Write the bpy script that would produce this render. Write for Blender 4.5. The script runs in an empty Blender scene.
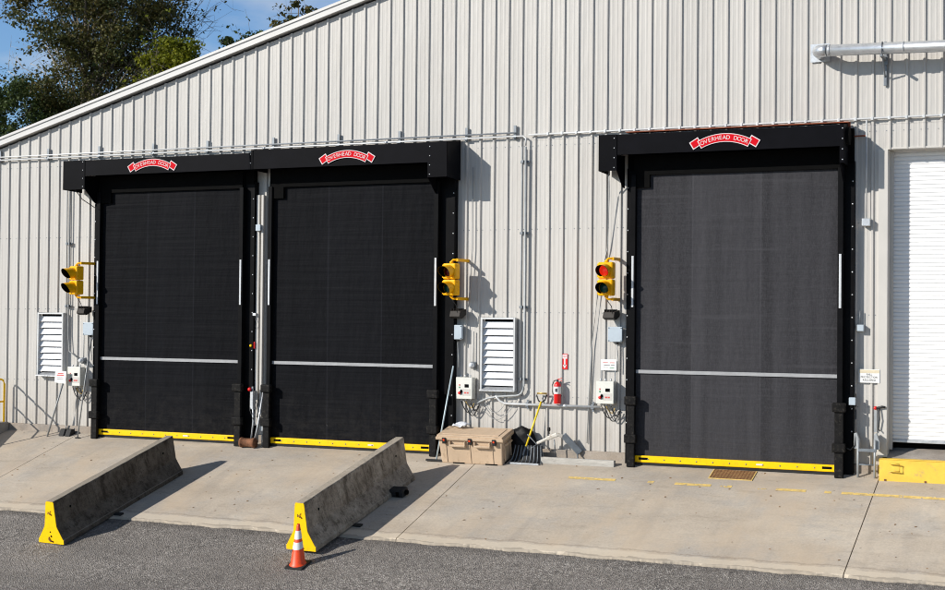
import bpy, bmesh, math, random
from math import radians, sin, cos, pi, atan, sqrt
from mathutils import Vector, Matrix, noise
random.seed(7)
SC = bpy.context.scene
COL = SC.collection
S = 0.294                       # the apron falls this much per metre away from the wall
SA = atan(S)
def gz(y): return S * y         # height of the apron in front of the wall (y < 0)

# ------------------------------------------------------------------ materials
def newmat(name):
    m = bpy.data.materials.new(name); m.use_nodes = True
    nt = m.node_tree; nt.nodes.clear()
    out = nt.nodes.new('ShaderNodeOutputMaterial'); b = nt.nodes.new('ShaderNodeBsdfPrincipled')
    nt.links.new(b.outputs[0], out.inputs[0])
    return m, nt, b
def N(nt, t, **kw):
    n = nt.nodes.new(t)
    for k, v in kw.items():
        if k in n.inputs: n.inputs[k].default_value = v
        else: setattr(n, k, v)
    return n
def noise_fac(nt, scale, detail=4, stretch=(1, 1, 1), space='Object', rough=.6):
    if space == 'World': src = nt.nodes.new('ShaderNodeNewGeometry').outputs['Position']
    else: src = nt.nodes.new('ShaderNodeTexCoord').outputs['Object']
    mp = N(nt, 'ShaderNodeMapping'); mp.inputs['Scale'].default_value = stretch
    nt.links.new(src, mp.inputs[0])
    n = N(nt, 'ShaderNodeTexNoise'); n.inputs['Scale'].default_value = scale
    n.inputs['Detail'].default_value = detail; n.inputs['Roughness'].default_value = rough
    nt.links.new(mp.outputs[0], n.inputs['Vector'])
    return n.outputs[0]
def ramp(nt, fac, stops):
    r = nt.nodes.new('ShaderNodeValToRGB'); e = r.color_ramp.elements
    while len(e) < len(stops): e.new(.5)
    for i, (p, c) in enumerate(stops):
        e[i].position = p; e[i].color = (c[0], c[1], c[2], 1) if isinstance(c, (tuple, list)) else (c, c, c, 1)
    nt.links.new(fac, r.inputs[0]); return r.outputs[0]
def mix(nt, fac, a, b, mode='MIX'):
    m = nt.nodes.new('ShaderNodeMix'); m.data_type = 'RGBA'; m.blend_type = mode
    for inp, v in ((m.inputs[0], fac), (m.inputs[6], a), (m.inputs[7], b)):
        if hasattr(v, 'links') or isinstance(v, bpy.types.NodeSocket): nt.links.new(v, inp)
        elif isinstance(v, (tuple, list)): inp.default_value = (v[0], v[1], v[2], 1)
        else: inp.default_value = v
    return m.outputs[2]
def bump(nt, b, fac, strength=.3, dist=.01):
    n = nt.nodes.new('ShaderNodeBump'); n.inputs['Strength'].default_value = strength; n.inputs['Distance'].default_value = dist
    nt.links.new(fac, n.inputs['Height']); nt.links.new(n.outputs[0], b.inputs['Normal'])
def mathn(nt, op, a, b=None, c=None):
    m = nt.nodes.new('ShaderNodeMath'); m.operation = op
    for i, v in enumerate((a, b, c)):
        if v is None: continue
        if isinstance(v, (int, float)): m.inputs[i].default_value = v
        else: nt.links.new(v, m.inputs[i])
    return m.outputs[0]
def simple(name, col, rough=.6, metal=0, var=.15, scale=6, bmp=0, grime=None, spec=None, stretch=(1, 1, 1)):
    """one paint or plastic with mottling and an optional darker grime colour in the low spots"""
    m, nt, b = newmat(name)
    f = noise_fac(nt, scale, 5, stretch)
    lo = tuple(c * (1 - var) for c in col); hi = tuple(min(1, c * (1 + var)) for c in col)
    c = ramp(nt, f, [(.3, lo), (.7, hi)])
    if grime:
        g = noise_fac(nt, scale * 2.3, 6, stretch)
        gf = ramp(nt, g, [(.55, 0), (.72, 1)])
        c = mix(nt, gf, c, grime)
    nt.links.new(c, b.inputs['Base Color'])
    b.inputs['Roughness'].default_value = rough; b.inputs['Metallic'].default_value = metal
    if spec is not None: b.inputs['Specular IOR Level'].default_value = spec
    if bmp: bump(nt, b, noise_fac(nt, scale * 6, 4), bmp, .004)
    return m
def emis(m, col, s):
    b = [n for n in m.node_tree.nodes if n.type == 'BSDF_PRINCIPLED'][0]
    b.inputs['Emission Color'].default_value = (*col, 1); b.inputs['Emission Strength'].default_value = s

M = {}
def mat_wall():
    m, nt, b = newmat('painted_wall_panel')
    g = nt.nodes.new('ShaderNodeNewGeometry'); sp = nt.nodes.new('ShaderNodeSeparateXYZ'); nt.links.new(g.outputs['Position'], sp.inputs[0])
    # every sheet (three ribs wide) has its own very slight shade
    sh = mathn(nt, 'FLOOR', mathn(nt, 'DIVIDE', sp.outputs[0], .9144))
    wn = nt.nodes.new('ShaderNodeTexWhiteNoise'); wn.noise_dimensions = '1D'; nt.links.new(sh, wn.inputs['W'])
    c = ramp(nt, wn.outputs[0], [(0, (.495, .475, .445)), (1, (.545, .525, .492))])
    streak = ramp(nt, noise_fac(nt, 1, 5, (9, 9, .3), 'World'), [(.45, 0), (.75, .38)])
    c = mix(nt, streak, c, (.47, .44, .40))
    blot = ramp(nt, noise_fac(nt, 1.2, 5, (1, 1, 1), 'World'), [(.35, 0), (.8, .4)])
    c = mix(nt, blot, c, (.55, .53, .50))
    # splash dirt near the ground
    h = N(nt, 'ShaderNodeMapRange'); h.inputs[1].default_value = .1; h.inputs[2].default_value = 1.3; h.inputs[3].default_value = 1; h.inputs[4].default_value = 0
    nt.links.new(sp.outputs[2], h.inputs[0])
    d = mathn(nt, 'MULTIPLY', h.outputs[0], ramp(nt, noise_fac(nt, 3, 6, (1, 1, .5), 'World'), [(.3, .15), (.7, .75)]))
    c = mix(nt, d, c, (.40, .35, .29))
    # seam and screw line just under the upper conduit, and every 1.5 m
    nt.links.new(c, b.inputs['Base Color']); b.inputs['Roughness'].default_value = .42
    b.inputs['Specular IOR Level'].default_value = .35
    bump(nt, b, noise_fac(nt, 1.3, 3, (1.6, 1, .5), 'World'), .35, .05)
    return m
def mat_concrete(name, base, dark, light, edge=False, scale=1.0):
    m, nt, b = newmat(name)
    a = noise_fac(nt, .55 * scale, 6, (1, 1.6, 1), 'World', .65)
    c = ramp(nt, a, [(.34, dark), (.5, base), (.66, light)])
    gy = ramp(nt, noise_fac(nt, .8 * scale, 6, (1, 1.2, 1), 'World', .7), [(.46, 0), (.62, .5)])
    c = mix(nt, gy, c, tuple((dark[0] + dark[1] + dark[2]) / 3 * q for q in (1.03, 1.0, .96)))
    f = noise_fac(nt, 26 * scale, 5, (1, 1, 1), 'World', .7)
    c = mix(nt, .22, c, ramp(nt, f, [(.35, tuple(x * .45 for x in base)), (.6, light)]))
    st = ramp(nt, noise_fac(nt, 2.1 * scale, 8, (.7, 2.2, 1), 'World', .7), [(.55, 0), (.74, .55)])
    c = mix(nt, st, c, tuple(x * .62 for x in dark))
    pts = ramp(nt, noise_fac(nt, 9 * scale, 2, (1, 1, 1), 'World'), [(.72, 0), (.76, .6)])
    c = mix(nt, pts, c, (.06, .05, .045))
    if edge:
        tm = ramp(nt, noise_fac(nt, 1, 6, (3.2, .35, 1), 'World', .6), [(.52, 0), (.68, .3)])
        c = mix(nt, tm, c, (.31, .27, .23))
        sc2 = ramp(nt, noise_fac(nt, 5, 7, (.5, 3, 1), 'World', .75), [(.6, 0), (.72, .4)])
        c = mix(nt, sc2, c, (.66, .60, .52))
        wr = ramp(nt, noise_fac(nt, .9, 4, (1.2, .5, 1), 'World'), [(.5, 0), (.68, .5)])
        c = mix(nt, wr, c, (.56, .44, .31))
        g = nt.nodes.new('ShaderNodeNewGeometry'); sp = nt.nodes.new('ShaderNodeSeparateXYZ'); nt.links.new(g.outputs['Position'], sp.inputs[0])
        # tyre and foot dirt along the doors, pale crumbled margin along the outer edge
        r1 = N(nt, 'ShaderNodeMapRange'); r1.inputs[1].default_value = -1.3; r1.inputs[2].default_value = -.1; nt.links.new(sp.outputs[1], r1.inputs[0])
        c = mix(nt, mathn(nt, 'MULTIPLY', r1.outputs[0], ramp(nt, noise_fac(nt, 2.5, 6, (.6, 1.5, 1), 'World'), [(.3, .1), (.7, .75)])), c, (.30, .265, .225))
        wob = mathn(nt, 'MULTIPLY', mathn(nt, 'SUBTRACT', noise_fac(nt, 3, 5, (1, 1, 1), 'World'), .5), .25)
        yy = mathn(nt, 'ADD', sp.outputs[1], wob)
        l1 = mathn(nt, 'LESS_THAN', mathn(nt, 'ABSOLUTE', mathn(nt, 'ADD', yy, 3.83)), .02)
        c = mix(nt, mathn(nt, 'MULTIPLY', l1, .35), c, (.2, .16, .12))
        l2 = mathn(nt, 'LESS_THAN', yy, -3.9)
        c = mix(nt, mathn(nt, 'MULTIPLY', l2, .5), c, (.66, .57, .44))
        l3 = mathn(nt, 'LESS_THAN', yy, -4.09)
        c = mix(nt, mathn(nt, 'MULTIPLY', l3, .6), c, (.28, .24, .19))
    nt.links.new(c, b.inputs['Base Color']); b.inputs['Roughness'].default_value = .85
    bump(nt, b, noise_fac(nt, 45 * scale, 6, (1, 1, 1), 'World', .7), .35, .006)
    return m
def mat_asphalt():
    m, nt, b = newmat('asphalt')
    g = nt.nodes.new('ShaderNodeNewGeometry'); P = g.outputs['Position']
    c = ramp(nt, noise_fac(nt, .6, 7, (.6, 1.5, 1), 'World', .65), [(.3, (.20, .176, .156)), (.7, (.36, .325, .292))])
    def stones(scale, stops):
        v = N(nt, 'ShaderNodeTexVoronoi'); v.inputs['Scale'].default_value = scale; nt.links.new(P, v.inputs['Vector'])
        sc = nt.nodes.new('ShaderNodeSeparateColor'); nt.links.new(v.outputs['Color'], sc.inputs[0])
        return v, ramp(nt, sc.outputs[0], stops)
    v, st = stones(44, [(0, (.05, .045, .04)), (.45, (.19, .17, .152)), (.8, (.40, .365, .33)), (1, (.72, .67, .61))])
    worn = ramp(nt, noise_fac(nt, .8, 5, (1, 1, 1), 'World', .6), [(.38, .32), (.62, .78)])     # ravelled patches show more stone
    c = mix(nt, worn, c, st)
    v2, s2 = stones(17, [(.9, 0), (.96, .6)])
    c = mix(nt, mathn(nt, 'MULTIPLY', s2, worn), c, (.50, .46, .41))
    v3, s3 = stones(12, [(0, .5), (.07, 0)])
    c = mix(nt, s3, c, (.05, .045, .04))
    pat = ramp(nt, noise_fac(nt, .35, 4, (.5, 1.6, 1), 'World', .55), [(.46, 0), (.6, .45)])
    c = mix(nt, pat, c, (.19, .172, .155))
    strk = ramp(nt, noise_fac(nt, 9, 5, (1.6, .5, 1), 'World', .8), [(.34, .4), (.5, 0)])
    c = mix(nt, strk, c, (.085, .076, .068))
    sp = nt.nodes.new('ShaderNodeSeparateXYZ'); nt.links.new(P, sp.inputs[0])
    e = N(nt, 'ShaderNodeMapRange'); e.inputs[1].default_value = -4.42; e.inputs[2].default_value = -4.15; nt.links.new(sp.outputs[1], e.inputs[0])
    c = mix(nt, mathn(nt, 'MULTIPLY', e.outputs[0], ramp(nt, noise_fac(nt, 5, 5, (1, 1, 1), 'World', .7), [(.3, .2), (.65, .85)])), c, (.09, .08, .07))
    nt.links.new(c, b.inputs['Base Color']); b.inputs['Roughness'].default_value = .9
    hh = mathn(nt, 'ADD', v.outputs['Distance'], mathn(nt, 'MULTIPLY', noise_fac(nt, 9, 6, (1, 1, 1), 'World', .8), 1.6))
    bump(nt, b, hh, .9, .03)
    return m
def mat_curtain(name, col, x0, x1, seam=.6):
    """woven rubberised fabric made up of three widths; the middle one between the seams x0 and x1 is paler"""
    m, nt, b = newmat(name)
    g = nt.nodes.new('ShaderNodeNewGeometry'); sp = nt.nodes.new('ShaderNodeSeparateXYZ'); nt.links.new(g.outputs['Position'], sp.inputs[0])
    X = sp.outputs[0]
    mid = mathn(nt, 'MULTIPLY', mathn(nt, 'GREATER_THAN', X, x0), mathn(nt, 'LESS_THAN', X, x1))
    c = mix(nt, mid, col, tuple(q * 1.5 for q in col))
    k = lambda f: tuple(q * f for q in col)
    c = mix(nt, .5, c, ramp(nt, noise_fac(nt, 1.3, 5, (3.0, 1, .12), 'World', .6), [(.3, k(.55)), (.72, k(1.7))]))
    w1 = ramp(nt, noise_fac(nt, 60, 2, (1, 1, .25), 'World', .8), [(.42, 0), (.7, .40)])
    c = mix(nt, w1, c, k(2.0))
    w2 = ramp(nt, noise_fac(nt, 60, 2, (.12, 1, 1), 'World', .8), [(.42, 0), (.7, .2)])
    c = mix(nt, w2, c, k(2.2))
    for xs in (x0, x1):
        d = mathn(nt, 'LESS_THAN', mathn(nt, 'ABSOLUTE', mathn(nt, 'SUBTRACT', X, xs)), .014)
        c = mix(nt, mathn(nt, 'MULTIPLY', d, seam), c, k(3.0))
    hs = ramp(nt, noise_fac(nt, 1, 2, (.25, 1, 9), 'World', .5), [(.62, 0), (.72, .3)])
    c = mix(nt, hs, c, k(2.2))
    h = N(nt, 'ShaderNodeMapRange'); h.inputs[1].default_value = .1; h.inputs[2].default_value = 1.4; h.inputs[3].default_value = 1; h.inputs[4].default_value = 0
    nt.links.new(sp.outputs[2], h.inputs[0])
    c = mix(nt, mathn(nt, 'MULTIPLY', h.outputs[0], ramp(nt, noise_fac(nt, 4, 8, (1, 1, 1.5), 'World', .8), [(.42, 0), (.75, .35)])), c, (.055, .05, .045))
    scr = ramp(nt, noise_fac(nt, 14, 3, (1, 1, .3), 'World', .6), [(.73, 0), (.76, .5)])
    c = mix(nt, mathn(nt, 'MULTIPLY', scr, h.outputs[0]), c, (.16, .15, .14))
    nt.links.new(c, b.inputs['Base Color']); b.inputs['Roughness'].default_value = .62; b.inputs['Specular IOR Level'].default_value = .045
    bump(nt, b, mathn(nt, 'ADD', noise_fac(nt, 1.4, 3, (1.6, 1, .5), 'World'), mathn(nt, 'MULTIPLY', noise_fac(nt, 1, 2, (.3, 1, 8), 'World'), .35)), .6, .06)
    return m
def mat_barrier(k=1.0):
    m, nt, b = newmat('cast_concrete')
    q = lambda *c: tuple(x * k for x in c)
    c = ramp(nt, noise_fac(nt, 3.5, 8, (1, 1, 1), 'Object', .75), [(.32, q(.13, .105, .08)), (.55, q(.29, .246, .195)), (.75, q(.42, .365, .30))])
    v = ramp(nt, noise_fac(nt, 4.5, 7, (2, 1.3, .45), 'Object', .75), [(.5, 0), (.62, .75)])
    c = mix(nt, v, c, q(.07, .055, .04))
    v = ramp(nt, noise_fac(nt, 30, 4, (1, 1, 1), 'Object', .6), [(.6, 0), (.68, .75)])
    c = mix(nt, v, c, q(.045, .038, .03))
    v = ramp(nt, noise_fac(nt, 9, 8, (1, 1, 2), 'Object', .8), [(.6, 0), (.68, .5)])
    c = mix(nt, v, c, q(.5, .45, .38))
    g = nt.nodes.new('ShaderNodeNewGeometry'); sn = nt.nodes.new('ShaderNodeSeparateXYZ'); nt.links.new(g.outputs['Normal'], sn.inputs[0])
    up = ramp(nt, sn.outputs[2], [(.6, 0), (.9, .6)])  # upward faces coloured paler to imitate a sunlit top
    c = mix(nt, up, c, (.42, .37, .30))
    nt.links.new(c, b.inputs['Base Color']); b.inputs['Roughness'].default_value = .92; b.inputs['Specular IOR Level'].default_value = .2
    bump(nt, b, noise_fac(nt, 22, 8, (1, 1, 1), 'Object', .8), .7, .02)
    return m
def mat_leaf(name, cols, trans=.25):
    m, nt, b = newmat(name)
    g = nt.nodes.new('ShaderNodeNewGeometry')
    c = ramp(nt, g.outputs['Random Per Island'], [(i / (len(cols) - 1), c) for i, c in enumerate(cols)])
    c = mix(nt, .5, c, ramp(nt, noise_fac(nt, .55, 3, (1, 1, 1), 'World'), [(.35, cols[0]), (.65, cols[-1])]))
    nt.links.new(c, b.inputs['Base Color']); b.inputs['Roughness'].default_value = .6
    b.inputs['Specular IOR Level'].default_value = .2
    t = nt.nodes.new('ShaderNodeBsdfTranslucent'); nt.links.new(c, t.inputs[0])
    mx = nt.nodes.new('ShaderNodeMixShader'); mx.inputs[0].default_value = trans
    nt.links.new(b.outputs[0], mx.inputs[1]); nt.links.new(t.outputs[0], mx.inputs[2])
    nt.links.new(mx.outputs[0], [n for n in nt.nodes if n.type == 'OUTPUT_MATERIAL'][0].inputs[0])
    return m
M['wall'] = mat_wall()
M['apron'] = mat_concrete('apron_concrete', (.50, .425, .337), (.43, .362, .284), (.585, .51, .412), True)
M['found'] = mat_concrete('foundation_concrete', (.34, .28, .22), (.25, .20, .16), (.42, .36, .30), scale=1.6)
M['block'] = mat_concrete('weathered_block', (.30, .26, .22), (.16, .14, .12), (.38, .34, .30), scale=1.6)
M['asphalt'] = mat_asphalt()
M['joint'] = simple('joint_filler', (.10, .09, .08), .9)
M['curtain_a'] = mat_curtain('black_door_fabric', (.0046, .0049, .0062), 4.26, 5.55)
M['curtain_b'] = mat_curtain('black_door_fabric', (.0048, .0051, .0064), 9.02, 10.33)
M['curtain_grey'] = mat_curtain('faded_door_fabric', (.033, .0325, .036), 17.07, 18.4, .16)
M['black'] = simple('black_steel', (.0045, .0045, .0052), .5, 0, .35, 3, .1, None, .06)
M['black_fab'] = simple('black_hood_cover', (.0036, .0036, .0052), .5, 0, .3, 2, .1, None, .05)
M['black_worn'] = simple('worn_black_guard', (.010, .0095, .0095), .6, 0, .4, 8, .3, (.04, .036, .03), .1)
M['rubber'] = simple('black_rubber', (.012, .012, .012), .75, 0, .3, 10, .2)
M['trim'] = simple('pale_trim_sheet', (.57, .545, .505), .4, 0, .04, 2)
M['rake'] = simple('white_trim_sheet', (.60, .59, .57), .38, 0, .05, 1.2, 0, None, .4, (1, 1, 1))
M['roof'] = simple('roof_sheet', (.5, .5, .5), .4, .3)
M['soffit'] = simple('dark_gap', (.03, .03, .03), .9)
M['galv'] = simple('galvanised_steel', (.56, .58, .60), .42, .55, .16, 9, .05, (.36, .37, .38))
M['galv_bright'] = simple('bright_galvanised_duct', (.62, .64, .66), .33, .7, .14, 5, .05, (.45, .46, .48), None, (.6, 2, 2))
M['conduit'] = simple('grey_conduit', (.60, .61, .61), .45, .2, .1, 4)
M['gconduit'] = simple('weathered_conduit', (.36, .38, .39), .5, .2, .12, 6)
M['strut'] = simple('dark_strut', (.20, .22, .24), .5, .5, .2, 8)
M['white'] = simple('white_enamel', (.80, .80, .78), .4, 0, .05, 5)
M['tube'] = simple('white_guide_tube', (.58, .60, .62), .4, 0, .1, 5)
M['shutter'] = simple('white_slats', (.84, .84, .84), .4, 0, .04, 1.3, 0, None, .4)
M['louver'] = simple('white_louver', (.82, .83, .85), .4, 0, .06, 3)
M['stripe'] = simple('grey_reflective_band', (.33, .335, .345), .45, 0, .1, 7)
M['yellow'] = simple('yellow_paint', (.98, .57, .0), .5, 0, .05, 5, .06, (.75, .45, .01), .2)
M['yellow_worn'] = simple('worn_yellow_paint', (.80, .52, .06), .6, 0, .12, 4, .2, (.50, .36, .12))
M['yellow_line'] = simple('worn_line_paint', (.74, .53, .17), .8, 0, .25, 11, .2, (.42, .34, .22))
M['signal'] = simple('signal_yellow', (.98, .47, .0), .42, 0, .08, 9, .1, (.62, .30, .01), .25)
M['inner'] = simple('matt_black_inside', (.004, .004, .004), .8, spec=.05)
M['dark_metal'] = simple('dark_bronze_metal', (.035, .030, .026), .6, 0, .2, 8, spec=.2)
M['red_lens'] = simple('red_lens', (.75, .02, .015), .18, 0, .1, 60)
emis(M['red_lens'], (1, .03, .01), .55)
M['red_off'] = simple('unlit_red_lens', (.12, .008, .008), .2, 0, .2, 60)
M['green_off'] = simple('unlit_green_lens', (.004, .075, .05), .18, 0, .2, 60)
M['bluegrey'] = simple('blue_grey_plastic', (.44, .51, .57), .5, 0, .06, 6)
M['cream'] = simple('cream_cabinet', (.70, .70, .64), .42, 0, .05, 6, .03)
M['cream_side'] = simple('cabinet_side', (.42, .42, .37), .5, 0, .08, 6)
M['lensclear'] = simple('clear_dome', (.75, .78, .80), .12, 0, .1, 8)
M['red'] = simple('red_paint', (.70, .012, .012), .3, 0, .06, 8)
M['logo_red'] = simple('logo_red', (.60, .003, .012), .6, 0, .06, 8, spec=.08)
M['logo_white'] = simple('logo_white', (.74, .66, .66), .6, 0, .03, 8, spec=.1)
M['ink'] = simple('dark_ink', (.04, .04, .05), .6)
M['ink_red'] = simple('red_ink', (.6, .06, .05), .6)
M['tan_head'] = simple('faded_sign_header', (.66, .58, .42), .6)
M['tan'] = simple('tan_plastic', (.57, .425, .29), .55, 0, .07, 4, .08, (.44, .32, .21))
M['orange'] = simple('orange_plastic', (.90, .075, .01), .45, 0, .08, 9, .05, (.60, .06, .02))
M['collar'] = simple('white_reflective_collar', (.80, .80, .80), .5, 0, .06, 14)
M['rust'] = simple('rusty_steel', (.20, .085, .04), .85, .2, .45, 14, .3, (.07, .035, .02))
M['rustgrate'] = simple('rusty_plate', (.26, .15, .06), .85, 0, .35, 20, .4, (.14, .08, .04))
M['primer'] = simple('brown_primer', (.23, .055, .02), .8, 0, .25, 5)
M['bag'] = simple('black_bag_film', (.006, .006, .0065), .5, 0, .3, 6, .4, None, .15)
M['timber'] = simple('weathered_timber', (.44, .42, .38), .8, 0, .2, 5, .3, (.27, .25, .22), None, (.5, 4, 4))
M['fibre'] = simple('yellow_fibreglass', (.86, .62, .02), .4, 0, .06, 10)
M['pole'] = simple('pale_blue_pole', (.50, .60, .64), .4, .1, .1, 10)
M['wood_pole'] = simple('grey_pole', (.30, .31, .31), .5, .3, .15, 10)
M['cloth'] = simple('pale_cloth', (.66, .68, .72), .8, 0, .1, 12)
M['pale_metal'] = simple('pale_painted_metal', (.56, .53, .47), .5, 0, .12, 7, .1, (.36, .30, .22))
M['green_wire'] = simple('green_wire', (.02, .25, .10), .5)
M['cable'] = simple('black_cable', (.02, .02, .02), .5)
M['gcable'] = simple('grey_cable', (.32, .33, .33), .5)
M['brass'] = simple('brass', (.55, .38, .12), .4, .7)
M['barrier'] = mat_barrier(.50)
M['barrier_pale'] = mat_barrier(1.28)
M['bark'] = simple('tree_bark', (.16, .135, .11), .9, 0, .3, 3, .4)
M['bark_pale'] = simple('pale_bark', (.42, .38, .33), .85, 0, .25, 4, .3)
M['leaf_dark'] = mat_leaf('dark_leaves', [(.026, .040, .015), (.052, .076, .020), (.105, .122, .028), (.13, .095, .03)])
M['leaf_deep'] = mat_leaf('deep_green_leaves', [(.022, .038, .014), (.048, .078, .022), (.09, .125, .03)])
M['leaf_yellow'] = mat_leaf('yellow_green_leaves', [(.07, .10, .008), (.16, .19, .012), (.28, .27, .015)], .35)

# ------------------------------------------------------------------ mesh helper
class MB:
    def __init__(s): s.v = []; s.f = []; s.mi = []; s.sm = []; s.cur = 0
    def add(s, vs, fs, smooth=False):
        o = len(s.v); s.v += [tuple(v) for v in vs]
        for f in fs: s.f.append([i + o for i in f]); s.mi.append(s.cur); s.sm.append(smooth)
    def mat(s, i): s.cur = i; return s
    def box(s, x0, x1, y0, y1, z0, z1, mx=None):
        vs = [Vector((x, y, z)) for z in (z0, z1) for y in (y0, y1) for x in (x0, x1)]
        if mx: vs = [mx @ v for v in vs]
        s.add(vs, [(0, 2, 3, 1), (4, 5, 7, 6), (0, 1, 5, 4), (2, 6, 7, 3), (0, 4, 6, 2), (1, 3, 7, 5)]); return s
    def obox(s, c, size, rot):          # box about a centre, rotated
        mx = Matrix.Translation(c) @ rot.to_4x4(); a, b, d = [q / 2 for q in size]
        return s.box(-a, a, -b, b, -d, d, mx)
    def extr(s, prof, axis, a, b, smooth=False, caps=True):
        """closed profile swept along an axis. axis 'y': prof=(x,z); 'x': prof=(y,z); 'z': prof=(x,y)"""
        def P(p, t): return {'y': (p[0], t, p[1]), 'x': (t, p[0], p[1]), 'z': (p[0], p[1], t)}[axis]
        n = len(prof); vs = [P(p, a) for p in prof] + [P(p, b) for p in prof]
        fs = [(i, (i + 1) % n, (i + 1) % n + n, i + n) for i in range(n)]
        s.add(vs, fs, smooth)
        if caps: s.add(vs, [tuple(range(n))[::-1], tuple(range(n, 2 * n))])
        return s
    def sheet(s, pts, axis, a, b, smooth=False):  # open profile swept
        def P(p, t): return {'y': (p[0], t, p[1]), 'x': (t, p[0], p[1]), 'z': (p[0], p[1], t)}[axis]
        n = len(pts); vs = [P(p, a) for p in pts] + [P(p, b) for p in pts]
        s.add(vs, [(i, i + 1, i + 1 + n, i + n) for i in range(n - 1)], smooth); return s
    def ring(s, c, d, r, n):
        d = Vector(d).normalized(); u = d.orthogonal().normalized()
        if abs(d.z) < .99: u = d.cross(Vector((0, 0, 1))).normalized()
        w = d.cross(u)
        return [Vector(c) + u * r * cos(2 * pi * i / n) + w * r * sin(2 * pi * i / n) for i in range(n)]
    def tube(s, pts, r, n=10, caps=True, smooth=True):
        pts = [Vector(p) for p in pts]; rs = r if isinstance(r, (list, tuple)) else [r] * len(pts)
        vs = []
        for i, p in enumerate(pts):
            d = (pts[min(i + 1, len(pts) - 1)] - pts[max(i - 1, 0)])
            vs += s.ring(p, d, rs[i], n)
        fs = []
        for i in range(len(pts) - 1):
            for j in range(n):
                a = i * n + j; b = i * n + (j + 1) % n
                fs.append((a, b, b + n, a + n))
        s.add(vs, fs, smooth)
        if caps:
            s.add(vs[:n], [tuple(range(n))[::-1]]); s.add(vs[-n:], [tuple(range(n))])
        return s
    def lathe(s, prof, c=(0, 0, 0), n=20, axis='z', smooth=True, closed=False):   # prof = (radius, height)
        vs = []
        for r, h in prof:
            for j in range(n):
                a = 2 * pi * j / n; x, y = r * cos(a), r * sin(a)
                vs.append({'z': (c[0] + x, c[1] + y, c[2] + h), 'y': (c[0] + x, c[1] + h, c[2] + y), 'x': (c[0] + h, c[1] + x, c[2] + y)}[axis])
        fs = []
        for i in range(len(prof) - 1):
            for j in range(n):
                a = i * n + j; b = i * n + (j + 1) % n; fs.append((a, b, b + n, a + n))
        s.add(vs, fs, smooth)
        if prof[0][0] > 1e-4 and closed: s.add(vs[:n], [tuple(range(n))[::-1]])
        if prof[-1][0] > 1e-4 and closed: s.add(vs[-n:], [tuple(range(n))])
        return s
    def islands(s, gap=.004):
        """groups of pieces that touch one another"""
        n = len(s.v); par = list(range(n))
        def fd(a):
            while par[a] != a: par[a] = par[par[a]]; a = par[a]
            return a
        for f in s.f:
            for q in f[1:]: par[fd(q)] = fd(f[0])
        bb = {}
        for i, v in enumerate(s.v):
            k = fd(i)
            if k not in bb: bb[k] = [list(v), list(v)]
            for a in range(3): bb[k][0][a] = min(bb[k][0][a], v[a]); bb[k][1][a] = max(bb[k][1][a], v[a])
        ks = list(bb); grp = {k: k for k in ks}
        def g(a):
            while grp[a] != a: a = grp[a]
            return a
        for i, a in enumerate(ks):
            for b in ks[i + 1:]:
                if all(bb[a][0][q] - gap <= bb[b][1][q] and bb[b][0][q] - gap <= bb[a][1][q] for q in range(3)): grp[g(b)] = g(a)
        out = {}
        for f, mi, sm in zip(s.f, s.mi, s.sm):
            k = g(fd(f[0])); m = out.setdefault(k, (MB(), {}))
            idx = []
            for q in f:
                if q not in m[1]: m[1][q] = len(m[0].v); m[0].v.append(s.v[q])
                idx.append(m[1][q])
            m[0].f.append(idx); m[0].mi.append(mi); m[0].sm.append(sm)
        for m, _ in out.values():
            if hasattr(s, 'keep'): m.keep = s.keep
        return [m for m, _ in out.values()]
    def split(s, name, mats, parent, **kw):
        return [m.build(name, mats, parent, **kw) for m in s.islands()]
    def build(s, name, mats, parent=None, loc=None, bevel=0, solid=0, rot=None, local=False):
        me = bpy.data.meshes.new(name)
        o = Vector((0, 0, 0))
        if loc is not None and not local: o = Vector(loc)
        base = o.copy()
        if parent is not None and not local: base = world_base(parent)
        me.from_pydata([tuple(Vector(v) - base) for v in s.v], [], s.f)
        if not isinstance(mats, (list, tuple)): mats = [mats]
        for m in mats: me.materials.append(m)
        me.polygons.foreach_set('material_index', [min(i, len(mats) - 1) for i in s.mi])
        me.polygons.foreach_set('use_smooth', s.sm)
        bm = bmesh.new(); bm.from_mesh(me)
        if len(s.v) < 20000: bmesh.ops.remove_doubles(bm, verts=bm.verts, dist=1e-5)
        if not getattr(s, 'keep', False): bmesh.ops.recalc_face_normals(bm, faces=bm.faces)
        bm.to_mesh(me); bm.free()
        ob = bpy.data.objects.new(name, me); COL.objects.link(ob)
        if parent is not None: ob.parent = parent
        if loc is not None and not (parent is not None and not local): ob.location = loc
        if rot is not None: ob.rotation_euler = rot
        if solid:
            q = ob.modifiers.new('Solidify', 'SOLIDIFY'); q.thickness = solid
        if bevel:
            q = ob.modifiers.new('Bevel', 'BEVEL'); q.width = bevel; q.segments = 2; q.limit_method = 'ANGLE'; q.angle_limit = radians(40)
        return ob
def world_base(o):
    b = Vector((0, 0, 0))
    while o is not None: b += o.location; o = o.parent
    return b
def empty(name, loc, label, cat, group=None, rot=None):
    o = bpy.data.objects.new(name, None); COL.objects.link(o); o.location = loc; o.empty_display_size = .1
    if rot: o.rotation_euler = rot
    return tag(o, label, cat, group)
def tag(o, label=None, cat=None, group=None, kind=None):
    if label: o['label'] = label
    if cat: o['category'] = cat
    if group: o['group'] = group
    if kind: o['kind'] = kind
    return o
def copy_tree(o, parent=None):
    c = o.copy(); COL.objects.link(c)
    if parent is not None: c.parent = parent
    for ch in [k for k in bpy.data.objects if k.parent == o]: copy_tree(ch, c)
    return c
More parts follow.
